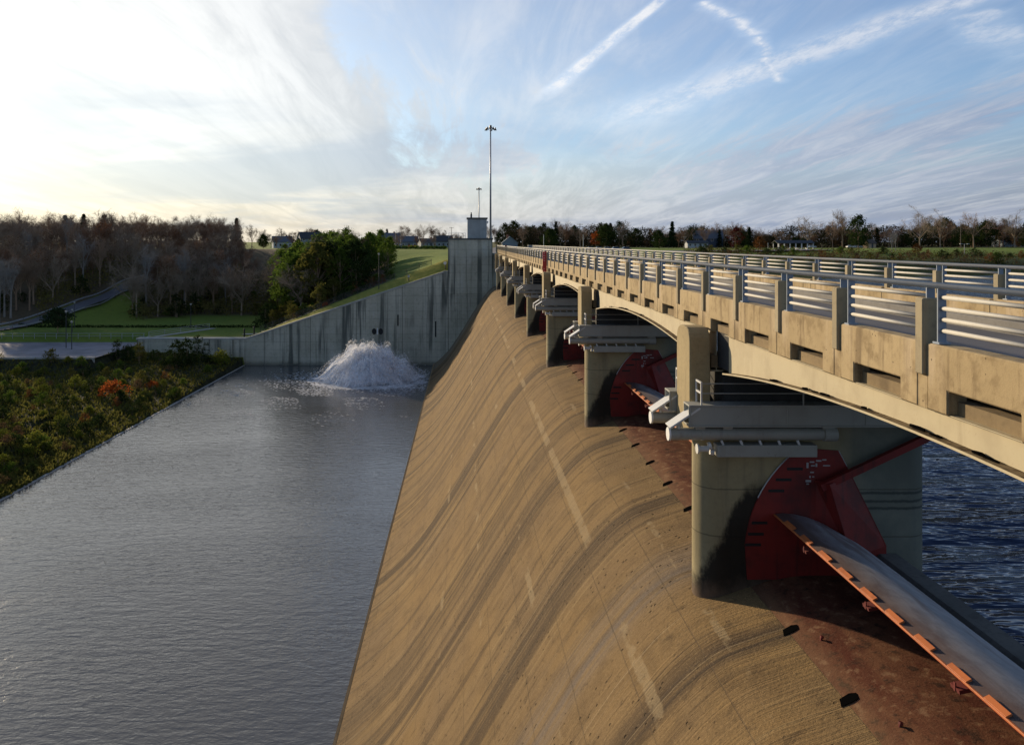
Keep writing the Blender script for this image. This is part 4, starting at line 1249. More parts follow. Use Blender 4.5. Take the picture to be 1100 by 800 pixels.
# two conifers on the skyline, undergrowth along the wood's edge
for xp, Y in ((70, 262), (112, 258), (90, 250), (254, 290)):
    X = pX(xp, Y); tree_at(CONI[1], X, Y, {70: 'leftmost dark conifer standing in the skyline of the left wood', 112: 'dark conifer above the top of the sloping road in the left wood', 90: 'dark conifer between two others in the left wood skyline', 254: 'dark conifer beside the hilltop clearing'}[xp], 'tree', None, 1.05)
for i in range(44):
    xp = -20 + 330*(i + RT.random())/44; Y = 200
    for _ in range(4): X = pX(xp, Y); Y = wood_y0(X) + 3
    Y += RT.choice((0, 4, 9, 15, 22)) + RT.uniform(-1, 1); X = pX(xp, Y)
    if road_blocks(xp, Y): continue
    k = RT.choice(('dark', 'green', 'tall', 'tall', 'brown', 'tall')); p = RT.choice(SH[k])
    lab = '%s bush edging the left wood %s' % ({'dark': 'dark green', 'green': 'olive', 'tall': 'tall dark', 'brown': 'brown'}[k], zone_label(LW + [(400, 'behind the low end of the sloping wall')], xp))
    tree_at(p, X, Y, lab, 'shrub', 'undergrowth: ' + lab, RT.uniform(.9, 1.35))
# ---- green wood behind the sloping wall
for i in range(84):
    xp = RT.uniform(300, 420); q = RT.random()
    Y = 172 + 70*q; X = pX(xp, Y)
    if xp > 385 and Y < 180: continue
    if X > -17.5: continue
    kk = 0 if xp > 335 else 1
    p = RT.choice(GREENT[:2] if (RT.random() < .85 and xp > 312) else [GREENT[2], BARE[1], BARE[2]])
    if Y < 184 and RT.random() < .35: p = RT.choice([BARE[0], BARE[2], DARKT[0]])
    top = interp([(296, 264), (320, 256), (345, 246), (370, 243), (400, 240), (420, 249)], xp) + RT.uniform(0, 10) + (1-q)*16
    if i > 46: p = RT.choice(GREENT[:2])
    ht = px(0, top, Y).z - g0(X, Y); base = {0: 13, 1: 15, 2: 11}.get(GREENT.index(p) if p in GREENT else -1, 14 if p in BARE else 11)
    sc = max(.45, min(1.5, ht/base))
    kind = 'bright green leafy' if p in GREENT[:2] else 'olive leafy' if p == GREENT[2] else 'dark leafy' if p in DARKT else 'bare'
    wh = 'close behind the sloping wall' if Y < 188 else 'mid green wood' if Y < 215 else 'at the back of the green wood'
    sd = 'left part' if xp < 340 else 'middle' if xp < 385 else 'right end by the field'
    lab = '%s tree %s, %s' % (kind, wh, sd)
    tree_at(p, X, Y, lab, 'tree', 'green wood: ' + lab, sc)
for i in range(34):
    xp = 285 + 135*(i + RT.random())/34; Y = RT.uniform(161, 178); X = pX(xp, Y)
    if X > -16: continue
    k = RT.choice(('dark', 'tall', 'brown', 'tall', 'green')); p = RT.choice(SH[k])
    lab = '%s bush in the thicket behind the sloping wall, %s' % ({'dark': 'dark', 'tall': 'tall dark', 'brown': 'brown', 'green': 'olive'}[k], 'left half' if xp < 350 else 'right half')
    tree_at(p, X, Y, lab, 'shrub', 'thicket: ' + lab, RT.uniform(.8, 1.3))
tree_at(SH['orange'][0], pX(350, 160), 160, 'rusty orange bush behind the sloping wall top', 'shrub', None, .45)
tree_at(LAWN, pX(62, 162), 162, 'lone small dark tree on the lawn by the parking lot', 'tree')
rr = random.Random(31)
for nm, lm, n, ylo, yhi, hh, x0, x1, lab in (('slope_thicket', L_OLIVE2, 9000, 3, 52, 3.4, 40, 330, 'olive thicket covering the foot of the wooded slope behind the lawn'),
        ('wood_brush', L_TWIG, 9000, 40, 135, 4.6, -30, 262, 'brown twiggy brush filling the left wood between its trunks')):
    m = MB((-75, 220, 10))
    for i in range(n):
        xp = rr.uniform(x0, x1); Y = 205.0
        for _ in range(3): X = pX(xp, Y); Y = wood_y0(X) + 2
        Y += rr.uniform(ylo, yhi); X = pX(xp, Y)
        if road_blocks(xp, Y) or xp > 262 and Y > 235 or any((q.x - X)**2 + (q.y - Y)**2 < 14 for q in road_pts): continue
        d = math.sin(X*.33)*math.sin(Y*.29 + 1)*.35 + .8
        cards(m, rr, Vector((X, Y, g0(X, Y) + hh*d*rr.random()**1.2)), 3, (.6, .6, .4), .26)
    tag(m.build(nm, lm, fix=False), lab, 'thicket', kind='stuff')
# ---- hilltop: trees around the houses behind
for i in range(26):
    xp = 250 + 290*(i + RT.random())/26; Y = RT.uniform(395, 520); X = pX(xp, Y)
    if abs(X) < 4 or 505 < xp < 522: continue
    p = RT.choice(BARE + DARKT + CONI[:1]); sc = RT.uniform(.55, .95)
    kind = 'bare' if p in BARE else 'dark leafy' if p in DARKT else 'conifer'
    wh = 'left of the green wood' if xp < 330 else 'behind the green wood' if xp < 420 else 'by the houses left of the tower'
    lab = 'distant %s tree on the hilltop skyline %s' % (kind, wh)
    tree_at(p, X, Y, lab, 'tree', 'hilltop: ' + lab, sc)
for i, xp in enumerate((283, 291, 297, 314, 321, 343, 408, 425, 428, 448, 455, 466, 488, 494)):
    Y = RT.uniform(338, 366); X = pX(xp, Y); p = RT.choice(BARE + DARKT[:1] + DARKT[2:]); k = 'bare' if p in BARE else 'dark leafy'
    lab = '%s yard tree in front of the %s' % (k, 'white hilltop house' if xp < 325 else 'dark-roofed hilltop house' if xp < 400 else 'grey-teal house' if xp < 440 else 'houses beside the tower')
    tree_at(p, X, Y, lab, 'tree', 'yard trees: ' + lab, RT.uniform(.35, .6))
# ---- far shore wood on the right
FS = [(600, 'just right of the tower'), (680, 'behind the parked cars'), (760, 'left of the blue house'), (830, 'by the red tree'), (900, 'left of the great bare tree'),
      (960, 'right of the great bare tree'), (1030, 'behind the green shore lawn'), (1200, 'at the far right edge')]
skyl = [(530, 246), (545, 238), (600, 240), (640, 238), (660, 236), (690, 246), (730, 243), (780, 242), (830, 247), (870, 246), (905, 236), (930, 242), (960, 246), (985, 236), (1020, 236), (1060, 234), (1100, 238)]
for i in range(150):
    xp = 532 + 590*(i + RT.uniform(.05, .95))/150; Y = RT.uniform(400, 520); X = pX(xp, Y)
    if 6 < X < 20 and Y < 430: continue
    u = RT.random()
    if u < .50:
        p = RT.choice([BARE[1], BARE[4], BARE[6], BARE[1], BARE[3]]); kind = 'bare' if p != BARE[6] else 'brown-leaved'; base = 14.5; top = interp(skyl, xp) + RT.uniform(-5, 5)
    elif u < .93:
        p = RT.choice(DARKT); kind = 'dark leafy' if p != DARKT[2] else 'dark brown'; base = 11; top = interp(skyl, xp) + RT.uniform(4, 12)
    else:
        p = RT.choice(CONI); kind = 'conifer'; base = 12; top = interp(skyl, xp) + RT.uniform(0, 6)
    sc = max(.5, (px(0, top, Y).z - g0(X, Y))/base)
    lab = '%s tree in the far shore wood %s' % (kind, zone_label(FS, xp))
    tree_at(p, X, Y, lab, 'tree', 'far shore: ' + lab, sc)
for xp, Y, p, base, top, lab in ((905, 380, BIGB[0], 19, 221, 'great spreading bare tree, the tallest of the far shore skyline'),
        (988, 385, BIGB[1], 18, 222, 'broad bare tree above the green shore lawn, left of its twin'), (1046, 390, BIGB[0], 19, 223, 'tall bare tree rising near the far right of the shore wood'),
        (1010, 400, BIGB[1], 18, 226, 'broad bare tree above the shore lawn, right of its twin'), (1090, 385, BIGB[1], 18, 225, 'bare tree at the very right end of the far skyline'),
        (868, 395, BARE[2], 16, 230, 'bare tree left of the great bare tree, breaking the skyline'),
        (922, 370, DARKT[1], 13, 233, 'dark evergreen mass just right of the great bare tree'),
        (597, 400, CONI[0], 13, 237, 'tall pointed conifer behind the bridge, right of the tower'), (722, 380, CONI[1], 11, 238, 'pointed conifer left of the blue house'),
        (805, 360, CONI[1], 11, 244, 'squat conifer right of the red tree on the shore'), (590, 330, DARKT[0], 11, 247, 'round dark tree behind the parked cars, left clump'),
        (708, 330, DARKT[0], 11, 248, 'round dark tree left of the blue house'), (640, 420, ORB, 9, 249, 'rusty orange tree behind the parked cars'),
        (790, 372, REDT, 11, 244, 'dark red leaved tree on the far shore'), (816, 275, ORT, 6, 255, 'small orange tree on the shore above the far rail'),
        (985, 262, ORT, 6, 262, 'low orange bush above the water on the right shore'), (962, 270, PALEB[0], 14, 248, 'slim pale bare trunk by the right shore lawn'),
        (958, 268, PALEB[1], 13, 250, 'second slim pale trunk, just left of the other on the right shore')):
    X = pX(xp, Y); tree_at(p, X, Y, lab, 'tree', None, max(.15, (px(0, top, Y).z - g0(X, Y))/base))
# dark trunks-and-scrub belt filling in below the far crowns
rr = random.Random(5); m = MB((60, 470, 22))
for i in range(36000):
    xp = rr.uniform(525, 1420); Y = rr.uniform(425, 500); X = pX(xp, Y)
    if 4 < X < 24: continue
    z = g0(X, Y) + (10.5 + 3.2*math.sin(xp*.09)*math.sin(xp*.031+1))*rr.random()**1.2
    cards(m, rr, Vector((X, Y, z)), 3, (.9, .9, .5), .42)
b = m.build('far_scrub', L_SCRUB, fix=False); tag(b, 'dark scrub filling the far shore wood under the crowns', 'scrub', kind='stuff')
# shore scrub, brown and olive
for i in range(44):
    xp = 745 + 380*(i + RT.random())/44; Y0 = interp([(13, 158), (60, 182), (135, 208), (220, 232)], pX(xp, 230))
    Y = RT.uniform(222, 262); X = pX(xp, Y)
    if g0(X, Y) < RES_Z + .25: continue
    k = RT.choice(('brown', 'brown', 'green', 'dark')); p = RT.choice(SH[k])
    lab = '%s bush on the far reservoir bank %s' % ({'brown': 'brown', 'green': 'olive', 'dark': 'dark'}[k], 'left of the shelter' if xp < 835 else 'between shelter and twin-lamp pole' if xp < 1035 else 'right of the twin-lamp pole')
    tree_at(p, X, Y, lab, 'shrub', 'far bank: ' + lab, RT.uniform(.8, 1.4))
rr = random.Random(15)
for nm, lm, n, lab in (('bank_brush', L_BROWN, 4200, 'tangled brown brush along the far reservoir bank'), ('bank_reeds', L_OLIVE, 2600, 'olive weeds along the far reservoir bank among the brown brush')):
    m = MB((100, 240, 17))
    for i in range(n):
        xp = rr.uniform(735, 1130); Y = rr.uniform(212, 268); X = pX(xp, Y); z = g0(X, Y)
        if z < RES_Z + .1 or math.sin(X*.17 + (0 if lm is L_BROWN else 2))*math.sin(Y*.11) < -.25: continue
        cards(m, rr, Vector((X, Y, z + 1.3*rr.random()**1.5)), 2, (.5, .5, .25), .26)
    tag(m.build(nm, lm, fix=False), lab, 'brush', kind='stuff')
# ---- shrubs of the left bank
def bank_where(X, Y):
    a = -43.6 - X
    if Y > 124: return 'at the foot of the parking lot' if X < -65 else 'at the foot of the low wall'
    if a < 5: return 'along the water edge'
    return 'in the middle of the left bank' if Y > 98 else 'in the near left corner of the bank'
spots = []
tries = 0
while len(spots) < 172 and tries < 20000:
    tries += 1
    Y = RT.uniform(70, 150); X = RT.uniform(-.66*Y - 3, -44.4)
    if X < -65 and Y > 135.5: continue
    if Y > 151: continue
    if g0(X, Y) < .12: continue
    if any((X-a)**2 + (Y-b)**2 < 2.4 for a, b in spots): continue
    spots.append((X, Y))
for X, Y in spots:
    u = RT.random()
    wall_zone = X > -66 and Y > 138
    if wall_zone: k = RT.choice(('tall', 'tall', 'dark', 'green'))
    elif Y > 124: k = RT.choice(('brown', 'green', 'lime', 'dark', 'green'))
    elif -43.6 - X < 6 and Y > 90: k = RT.choice(('dark', 'dark', 'green', 'lime'))
    else: k = RT.choice(('green', 'green', 'lime', 'lime', 'brown', 'brown', 'dark', 'dark'))
    p = RT.choice(SH[k])
    lab = '%s %s' % ({'green': 'olive green shrub', 'lime': 'low yellow-green shrub', 'dark': 'dark green shrub', 'brown': 'brown half-bare shrub', 'tall': 'tall dark shrub'}[k], bank_where(X, Y))
    tree_at(p, X, Y, lab, 'shrub', 'left bank: ' + lab, RT.uniform(.42, 1.02)*(.75 if -43.6 - X < 4 else 1.0))
tree_at(SH['orange'][0], pX(121, 117), 117, 'bright orange-red bush in the middle of the green left bank', 'shrub', None, 1.15)
tree_at(SH['orange'][0], pX(158, 122), 124, 'small rusty bush right of the bright orange one on the bank', 'shrub', None, .55)
tree_at(SH['lime'][0], pX(238, 146), 146, 'rounded yellow-green bush at the corner where wall meets water', 'shrub', None, 1.5)
rr = random.Random(8); m = MB((-60, 110, .5))
for i in range(24000):
    Y = 66 + 86*rr.random(); X = rr.uniform(-.66*Y - 3, -43.7)
    if X < -65.5 and Y > 136: continue
    z = g0(X, Y)
    if z < .05: continue
    h = rr.uniform(.12, .5)*(1.3 if rr.random() < .2 else 1)
    a = rr.uniform(0, 6.28); w_ = rr.uniform(.06, .22); dx, dy = math.cos(a)*w_, math.sin(a)*w_
    lx, ly = rr.gauss(0, .2), rr.gauss(0, .2)
    m.poly([(X-dx, Y-dy, z-.05), (X+dx, Y+dy, z-.05), (X+dx*.4+lx, Y+dy*.4+ly, z+h), (X-dx*.4+lx, Y-dy*.4+ly, z+h*.9)])
tag(m.build('bank_weeds', L_OLIVE, fix=False), 'low tangled weeds covering the left bank between the shrubs', 'weeds', kind='stuff')
for p in PROTOS: drop_tree(p)
# ================================================================== houses, cars, poles, fences
def house(x, y, w, d, h, rh, rz, wall, roof, label, cat='house', group=None, nwin=4, chimney=True, garage=None, z=None):
    z = g0(x, y) - .2 if z is None else z
    t = thing('house', (x, y, z), label, cat, group, rz)
    m = MB(); m.box(-w/2, w/2, -d/2, d/2, 0, h)
    b = m.addv([(-w/2, -d/2, h), (-w/2, d/2, h), (-w/2, 0, h+rh*.98), (w/2, -d/2, h), (w/2, d/2, h), (w/2, 0, h+rh*.98)])
    m.face((b, b+1, b+2)); m.face((b+3, b+5, b+4)); m.build('wall', wall, t)
    m = MB(); e = .35
    k = rh/(d/2); zz = h - e*k
    m.prism([(-w/2-e, -d/2-e, zz), (-w/2-e, 0, h+rh), (-w/2-e, d/2+e, zz), (-w/2-e, d/2+e, zz+.22), (-w/2-e, 0, h+rh+.24), (-w/2-e, -d/2-e, zz+.22)], (w+2*e, 0, 0))
    rf = m.build('roof', roof, t)
    if chimney:
        m = MB(); m.box(w*.2, w*.2+.8, .4, 1.1, h+rh*.3, h+rh+.9); m.build('chimney', M('brick chimney', (.25, .12, .09), (.12, .07, .05)), rf)
    gl = material('window glass', lambda g: pbr(g, (.03, .04, .05), .08, spec=.6))
    for i in range(nwin):
        xx = -w/2 + w*(i+.5)/nwin
        for zz in ((1.1,) if h < 4 else (1.1, 3.7)):
            if i == nwin//2 and zz < 2:
                m = MB(); m.box(xx-.5, xx+.5, -d/2-.05, -d/2-.002, .2, 2.3); m.build('door', M_DARK, t); continue
            m = MB(); m.box(xx-.6, xx+.6, -d/2-.06, -d/2-.003, zz, zz+1.3); f = m.build('window', M_WHITE, t)
            m = MB(); m.box(xx-.5, xx+.5, -d/2-.075, -d/2-.061, zz+.1, zz+1.2); m.build('pane', gl, f)
    if garage:
        m = MB(); m.box(w/2-3.2, w/2-.6, -d/2-.04, -d/2-.004, .1, 2.3); m.build('garage_door', garage, t)
    return t
def wallm(name, c): return material(name, paint(c, tuple(x*.6 for x in c), amt=.25, rough=.8, sc=.3))
W_BLUE = wallm('blue siding', (.20, .235, .27)); W_WHITE = wallm('white siding', (.40, .42, .44)); W_GREY = wallm('grey siding', (.20, .23, .25))
W_BRICK = wallm('brick', (.26, .12, .08)); W_TEAL = wallm('grey teal siding', (.16, .19, .20)); W_DBLUE = wallm('dark blue siding', (.055, .075, .12)); W_TAN = wallm('tan siding', (.42, .30, .2))
RF_D = wallm('dark shingles', (.045, .048, .055)); RF_B = wallm('blue grey shingles', (.10, .115, .14)); RF_BR = wallm('brown shingles', (.10, .075, .06))
def hp(xp, Y): return pX(xp, Y), Y
x, y = hp(418, 415); house(x, y, 12, 9, 5.0, 2.8, .25, W_TEAL, RF_B, 'large grey-teal house with a blue-grey roof left of the tower', garage=None)
x, y = hp(436, 372); house(x, y, 11, 9, 3.2, 2.6, .1, W_GREY, RF_B, 'lower grey house in front of the large grey-teal one', chimney=False)
x, y = hp(476, 400); house(x, y, 9, 8, 3.4, 2.8, -.2, W_BLUE, RF_D, 'small blue house close to the tower left side', chimney=False)
x, y = hp(459, 430); house(x, y, 9, 8, 2.8, 2.0, .3, W_GREY, RF_BR, 'long grey bungalow between the two houses left of the tower')
x, y = hp(303, 375); house(x, y, 9, 7, 3.2, 2.6, .35, W_WHITE, RF_B, 'white house on the hilltop above the clearing')
x, y = hp(333, 385); house(x, y, 11, 8, 5.0, 3.0, .45, W_GREY, RF_D, 'dark-roofed pale house half hidden behind the green wood')
x, y = hp(547.5, 305); house(x, y, 3.6, 6, 3.0, 2.4, 1.57, W_BLUE, W_BLUE, 'small pale blue gabled hut just right of the tower', nwin=1)
x, y = hp(760, 420); house(x, y, 15, 10, 5.2, 4.2, -.2, W_DBLUE, RF_B, 'dark blue house among the far shore trees')
x, y = hp(748, 380); house(x, y, 10, 5, 2.6, 1.0, .0, W_WHITE, RF_D, 'low white building below the dark blue house', chimney=False)
x, y = hp(934, 372); house(x, y, 4.0, 4, 2.6, 1.6, .2, W_TAN, RF_BR, 'small tan brick hut on the shore lawn', chimney=False, nwin=1)
x, y = hp(1085, 440); house(x, y, 16, 8, 2.8, 1.8, .1, W_GREY, RF_B, 'low pale house with blue-grey roof at the far right edge', chimney=False)
# the shelter by the far shore
x, y = hp(852, 282); z = g0(x, y) - .1
t = thing('picnic_shelter', (x, y, z), 'long low dark-roofed picnic shelter with white posts by the far shore', 'shelter')
m = MB(); m.prism([(-6.8, -2.6, 2.35), (-6.8, 0, 3.3), (-6.8, 2.6, 2.35), (-6.8, 2.6, 2.5), (-6.8, 0, 3.48), (-6.8, -2.6, 2.5)], (13.6, 0, 0)); m.build('roof', RF_D, t)
for i in range(7):
    for s in (-2.2, 2.2):
        m = MB(); m.box(-6.3 + 2.1*i - .12, -6.3 + 2.1*i + .12, s-.12, s+.12, 0, 2.52); m.build('post', M_WHITE if s < 0 else M_GALV, t)
for i in range(4):
    xx = -4.8 + 3.2*i; m = MB(); m.box(xx-.9, xx+.9, -.4, .4, .72, .8); m.box(xx-.9, xx+.9, -1.0, -.7, .4, .46); m.box(xx-.9, xx+.9, .7, 1.0, .4, .46); m.box(xx-.1, xx+.1, -.9, .9, 0, .719)
    m.build('picnic_table', M_GALV, t)
# cars
def car(x, y, rz, col, label, z=None):
    z = g0(x, y) + .02 if z is None else z
    t = thing('parked_car', (x, y, z), label, 'car', 'cars parked near the dam', rz)
    m = MB()
    sec = [(-2.2, .35), (-2.25, .75), (-2.1, .92), (-.95+.0, 1.0), (1.1, .98), (2.05, .85), (2.22, .62), (2.2, .35)]
    m.prism([(a, -.86, b) for a, b in sec], (0, 1.72, 0)); m.build('body', col, t, bevel=.05)
    m = MB(); cab = [(-1.75, .93), (-1.25, 1.46), (.15, 1.48), (.95, .95)]
    b = m.addv([(a, -.80 + (.13 if c > 1.2 else 0), c) for a, c in cab] + [(a, .80 - (.13 if c > 1.2 else 0), c) for a, c in cab])
    for q in ((0,1,2,3), (7,6,5,4), (0,4,5,1), (1,5,6,2), (2,6,7,3)): m.face([b+i for i in q])
    m.build('cabin_glass', material('window glass', None) if 'window glass' in MATS else M_DARK, t)
    m = MB(); m.box(-1.2, .12, -.66, .66, 1.47, 1.51); m.build('roof', col, t, bevel=.02)
    for a in (-1.35, 1.35):
        for s in (-.78, .78):
            m = MB(); m.tube((a, s-.1, .33), (a, s+.1, .33), .33, n=14); w = m.build('wheel', M_BLACK, t)
            m = MB(); m.tube((a, s-.115, .33), (a, s+.115, .33), .19, n=10); m.build('rim', M_GALV, w)
    for s in (-.6, .6):
        m = MB(); m.box(2.17, 2.24, s-.2, s+.2, .62, .78); m.build('headlight', M_WHITE, t)
CW = material('car white', paint((.7, .7, .7), (.5, .5, .5), rough=.25)); CB = material('car blue', paint((.08, .13, .28), (.05, .08, .15), rough=.25))
CS = material('car silver', paint((.42, .43, .45), (.3, .3, .3), rough=.25, metal=.4)); CR = material('car red', paint((.35, .03, .03), (.2, .02, .02), rough=.25)); CK = material('car dark', paint((.03, .03, .035), (.02, .02, .02), rough=.25))
for xp, Y, rz, c, lab in ((612, 250, .1, CW, 'white parked car left of the tall utility pole'), (636, 262, .0, CS, 'silver parked car, leftmost in the row right of the utility pole'),
        (645, 260, .1, CB, 'blue parked car beside the silver one in the row'), (654, 264, -.1, CW, 'white parked car in the middle of the row'),
        (663, 262, .05, CS, 'silver parked car near the right end of the row'), (671, 265, 3.1, CK, 'dark parked car at the right end of the row'),
        (568, 245, .0, CK, 'dark car parked just left of the white one behind the bridge rail'), (914, 400, .1, CW, 'white car on the lawn road left of the tan hut'),
        (922, 404, .0, CS, 'silver car next to the tan hut'), (872, 400, .2, CW, 'white car parked above the picnic shelter'), (433, 345, .0, CW, 'white car by the red bins on the hilltop')):
    car(pX(xp, Y), Y, rz, c, lab)
x, y = hp(443, 352); t = thing('orange_barrier', (x, y, g0(x, y)), 'low orange-red barrier board on the hilltop left of the tower', 'barrier')
m = MB(); m.box(-2.2, 2.2, -.06, .06, .5, 1.5); m.build('board', M_ORANGE, t)
for s in (-1.8, 0, 1.8): m = MB(); m.box(s-.08, s+.08, .065, .2, 0, 1.55); m.build('leg', M_WOODPOLE, t)

# utility and lamp poles
def upole(xp, Y, top, label, arms=1, r=.14, mat=None, cat='utility pole', twin=False, base=None, name='utility_pole'):
    x = pX(xp, Y); z = g0(x, Y) if base is None else base; zt = px(0, top, Y).z
    t = thing(name, (x, Y, z), label, cat)
    m = MB(); m.tube((0, 0, -.3), (0, 0, zt-z), r, r*.7, n=8); m.build('pole', mat or M_WOODPOLE, t)
    if twin:
        for s in (-1, 1):
            m = MB(); m.bar((0, 0, zt-z-.1), (s*1.0, 0, zt-z), .08, .08); m.obox((s*1.25, 0, zt-z-.02), (.32, 0, 0), (0, .16, 0), (0, 0, .1)); m.build('lamp', M_GALV, t)
    elif arms:
        for k in range(arms):
            m = MB(); m.box(-1.2, 1.2, -.06, .06, zt-z-.5-.9*k, zt-z-.36-.9*k); a = m.build('crossarm', M_WOODPOLE, t)
            m = MB()
            for s in (-1.1, -.4, .4, 1.1): m.tube((s, 0, zt-z-.36-.9*k), (s, 0, zt-z-.2-.9*k), .06, n=6)
            m.build('insulator', M_GALV, a)
    return t
upole(623, 300, 240, 'tall wooden utility pole right of the white parked car, left of a pair', 2)
upole(626.5, 300, 252, 'shorter pole close right of the tall utility pole', 0, mat=M_GALV)
upole(584, 300, 252, 'pale pole left of the round dark trees behind the bridge', 0, mat=M_GALV)
upole(1032, 330, 238, 'tall utility pole on the right shore lawn', 1)
upole(1036, 262, 262, 'pale twin-lamp pole by the water on the right', twin=True, mat=M_PALE, r=.13, cat='lamp post', name='lamp_post')
upole(735, 330, 254, 'utility pole between the round dark tree and the blue house', 1)
upole(758, 300, 264, 'short pole in front of the blue house', 0)
upole(883, 290, 262, 'short dark pole right of the picnic shelter', 0)
upole(825, 285, 261, 'slim light pole at the left end of the picnic shelter', 0, mat=M_GALV)
upole(425, 360, 250, 'left one of two thin poles by the grey-teal house', 0, mat=M_GALV)
upole(430.5, 362, 249, 'right one of two thin poles by the grey-teal house', 1, mat=M_GALV)
upole(468, 370, 246, 'utility pole beside the small blue house', 1)
upole(485, 420, 244, 'thin pole rising just left of the tower', 1)
def lamp(xp, Y, top, label, base=None):
    x = pX(xp, Y); z = g0(x, Y) if base is None else base; zt = px(0, top, Y).z
    t = thing('lamp_post', (x, Y, z), label, 'lamp post')
    m = MB(); m.tube((0, 0, -.3), (0, 0, zt-z), .09, .06, n=8); m.build('pole', M_DARK, t)
    m = MB(); m.tube((0, 0, zt-z), (0, 0, zt-z+.28), .12, .22, n=10); m.tube((0, 0, zt-z+.28), (0, 0, zt-z+.42), .27, .08, n=10); m.build('lamp_head', M_PALE, t)
lamp(407, YW+3.4, 274, 'dark lamp post on the grass strip above the wall, halfway up')
lamp(77, 148, 347, 'lamp post in the parking lot near the left edge', 3.78); lamp(71, 150, 336, 'lamp post on the left edge of the parking lot, behind the other', 3.78)
lamp(77.5, 164, 334, 'lamp post on the lawn beside the lone dark tree')
lamp(205, 172, 328, 'slim light pole on the lawn behind the low wall'); lamp(80, 172, 326, 'lamp post beside the lower sloping road')
for xp, Y, top, lab in ((262.5, YW+2.6, 353, 'black bollard at the foot of the sloping wall coping, left one'), (273, YW+4.2, 351, 'black bollard beside the gravel strip, right one')):
    x = pX(xp, Y); z = g0(x, Y); t = thing('bollard', (x, Y, z), lab, 'bollard')
    m = MB(); m.tube((0, 0, -.1), (0, 0, 1.5), .16, .14, n=10); m.build('post', M_BLACK, t); m = MB(); m.tube((0, 0, 1.5), (0, 0, 1.72), .2, .1, n=10); m.build('cap', M_BLACK, t)
x, Y = pX(478.5, YW+2.2), YW+2.2; z = g0(x, Y)
t = thing('floodlight', (x, Y, z), 'small white-headed floodlight at the top of the wall against the tower', 'floodlight')
m = MB(); m.tube((0, 0, -.2), (0, 0, 1.0), .09, n=8); m.build('stand', M_DARK, t); m = MB(); m.tube((-.1, -.25, 1.2), (.05, .3, 1.3), .32, .2, n=12); m.build('head', M_WHITE, t)
x = pX(439, YW+2.5); t = thing('marker_post', (x, YW+2.5, g0(x, YW+2.5)), 'short marker post on the grass strip above the wall', 'post')
m = MB(); m.tube((0, 0, -.2), (0, 0, 1.2), .09, n=8); m.build('post', M_WOODPOLE, t); m = MB(); m.box(-.2, .2, -.12, -.09, .7, 1.15); m.build('plate', M_GALV, t)

# chain fence along the top of the grass strip
o = (-24, YW+5.4, 12); t = thing('chain_fence', o, 'dark wire fence along the top of the grass strip above the wall', 'fence')
pp = []
x = -42.0
while x < -4.5: pp.append((x, YW+5.4, g0(x, YW+5.4))); x += 2.5
for q in pp:
    m = MB(o); m.tube((q[0], q[1], q[2]-.3), (q[0], q[1], q[2]+1.3), .045, n=6); m.build('fence_post', M_DARK, t)
m = MB(o)
for a, b in zip(pp, pp[1:]):
    for h in (.1, .35, .6, .85, 1.1, 1.28): m.bar((a[0], a[1], a[2]+h), (b[0], b[1], b[2]+h), .03, .03)
    for k in range(10):
        f = k/10; xx, zz = lerp(a[0], b[0], f), lerp(a[2], b[2], f); m.bar((xx, a[1], zz+.1), (lerp(a[0], b[0], f+.1), a[1], lerp(a[2], b[2], f+.1)+1.25), .02, .02)
m.build('wire_mesh', M_DARK, t)
# gravel steps strip behind the low end of the wall
rows = []
for i in range(24):
    x = -46 + 17.5*i/23; rows.append([(x, YW+y_, g0(x, YW+y_)+.10 + (.05 if i % 2 else 0)) for y_ in (5.9, 6.7, 7.6)])
m = MB((-38, YW+6.7, 7)); m.sheet(rows); st = m.build('stair_path', M_PALE); struct(st)
# concrete ramp with pipe handrails on the lawn by the wall's end
o = (-61, 158, 5.2); t = thing('ramp_railing', o, 'pipe handrail beside the concrete path on the lawn at the left end of the wall', 'railing')
ra = [(-63.6, YW+2.4), (-61.8, YW+6), (-60.0, YW+10), (-58.2, YW+14), (-56.6, YW+18)]
for k, (x, y) in enumerate(ra):
    m = MB(o); m.tube((x, y, g0(x, y)-.2), (x, y, g0(x, y)+1.1), .05, n=6); m.build('post', M_GALV, t)
for h in (.35, .7, 1.08):
    m = MB(o)
    for a, b in zip(ra, ra[1:]): m.tube((a[0], a[1], g0(*a)+h), (b[0], b[1], g0(*b)+h), .035, n=6)
    m.build('rail', M_GALV, t)
drape('concrete_path', [(-62.6, YW+2.4), (-55.6, YW+18)], 1.5, M_PALE, .08)
# fence between lot and lawn
o = (-100, 159.3, 4.8); t = thing('lot_fence', o, 'low grey fence between the parking lot and the lawn', 'fence')
for k in range(24):
    x = -118 + 2.25*k; m = MB(o); m.tube((x, 159.3, g0(x, 159.3)-.3), (x, 159.3, 5.55), .05, n=6); m.build('fence_post', M_GALV, t)
for z in (4.95, 5.5): m = MB(o); m.tube((-118, 159.3, z), (-66, 159.3, z), .04, n=6); m.build('fence_rail', M_GALV, t)
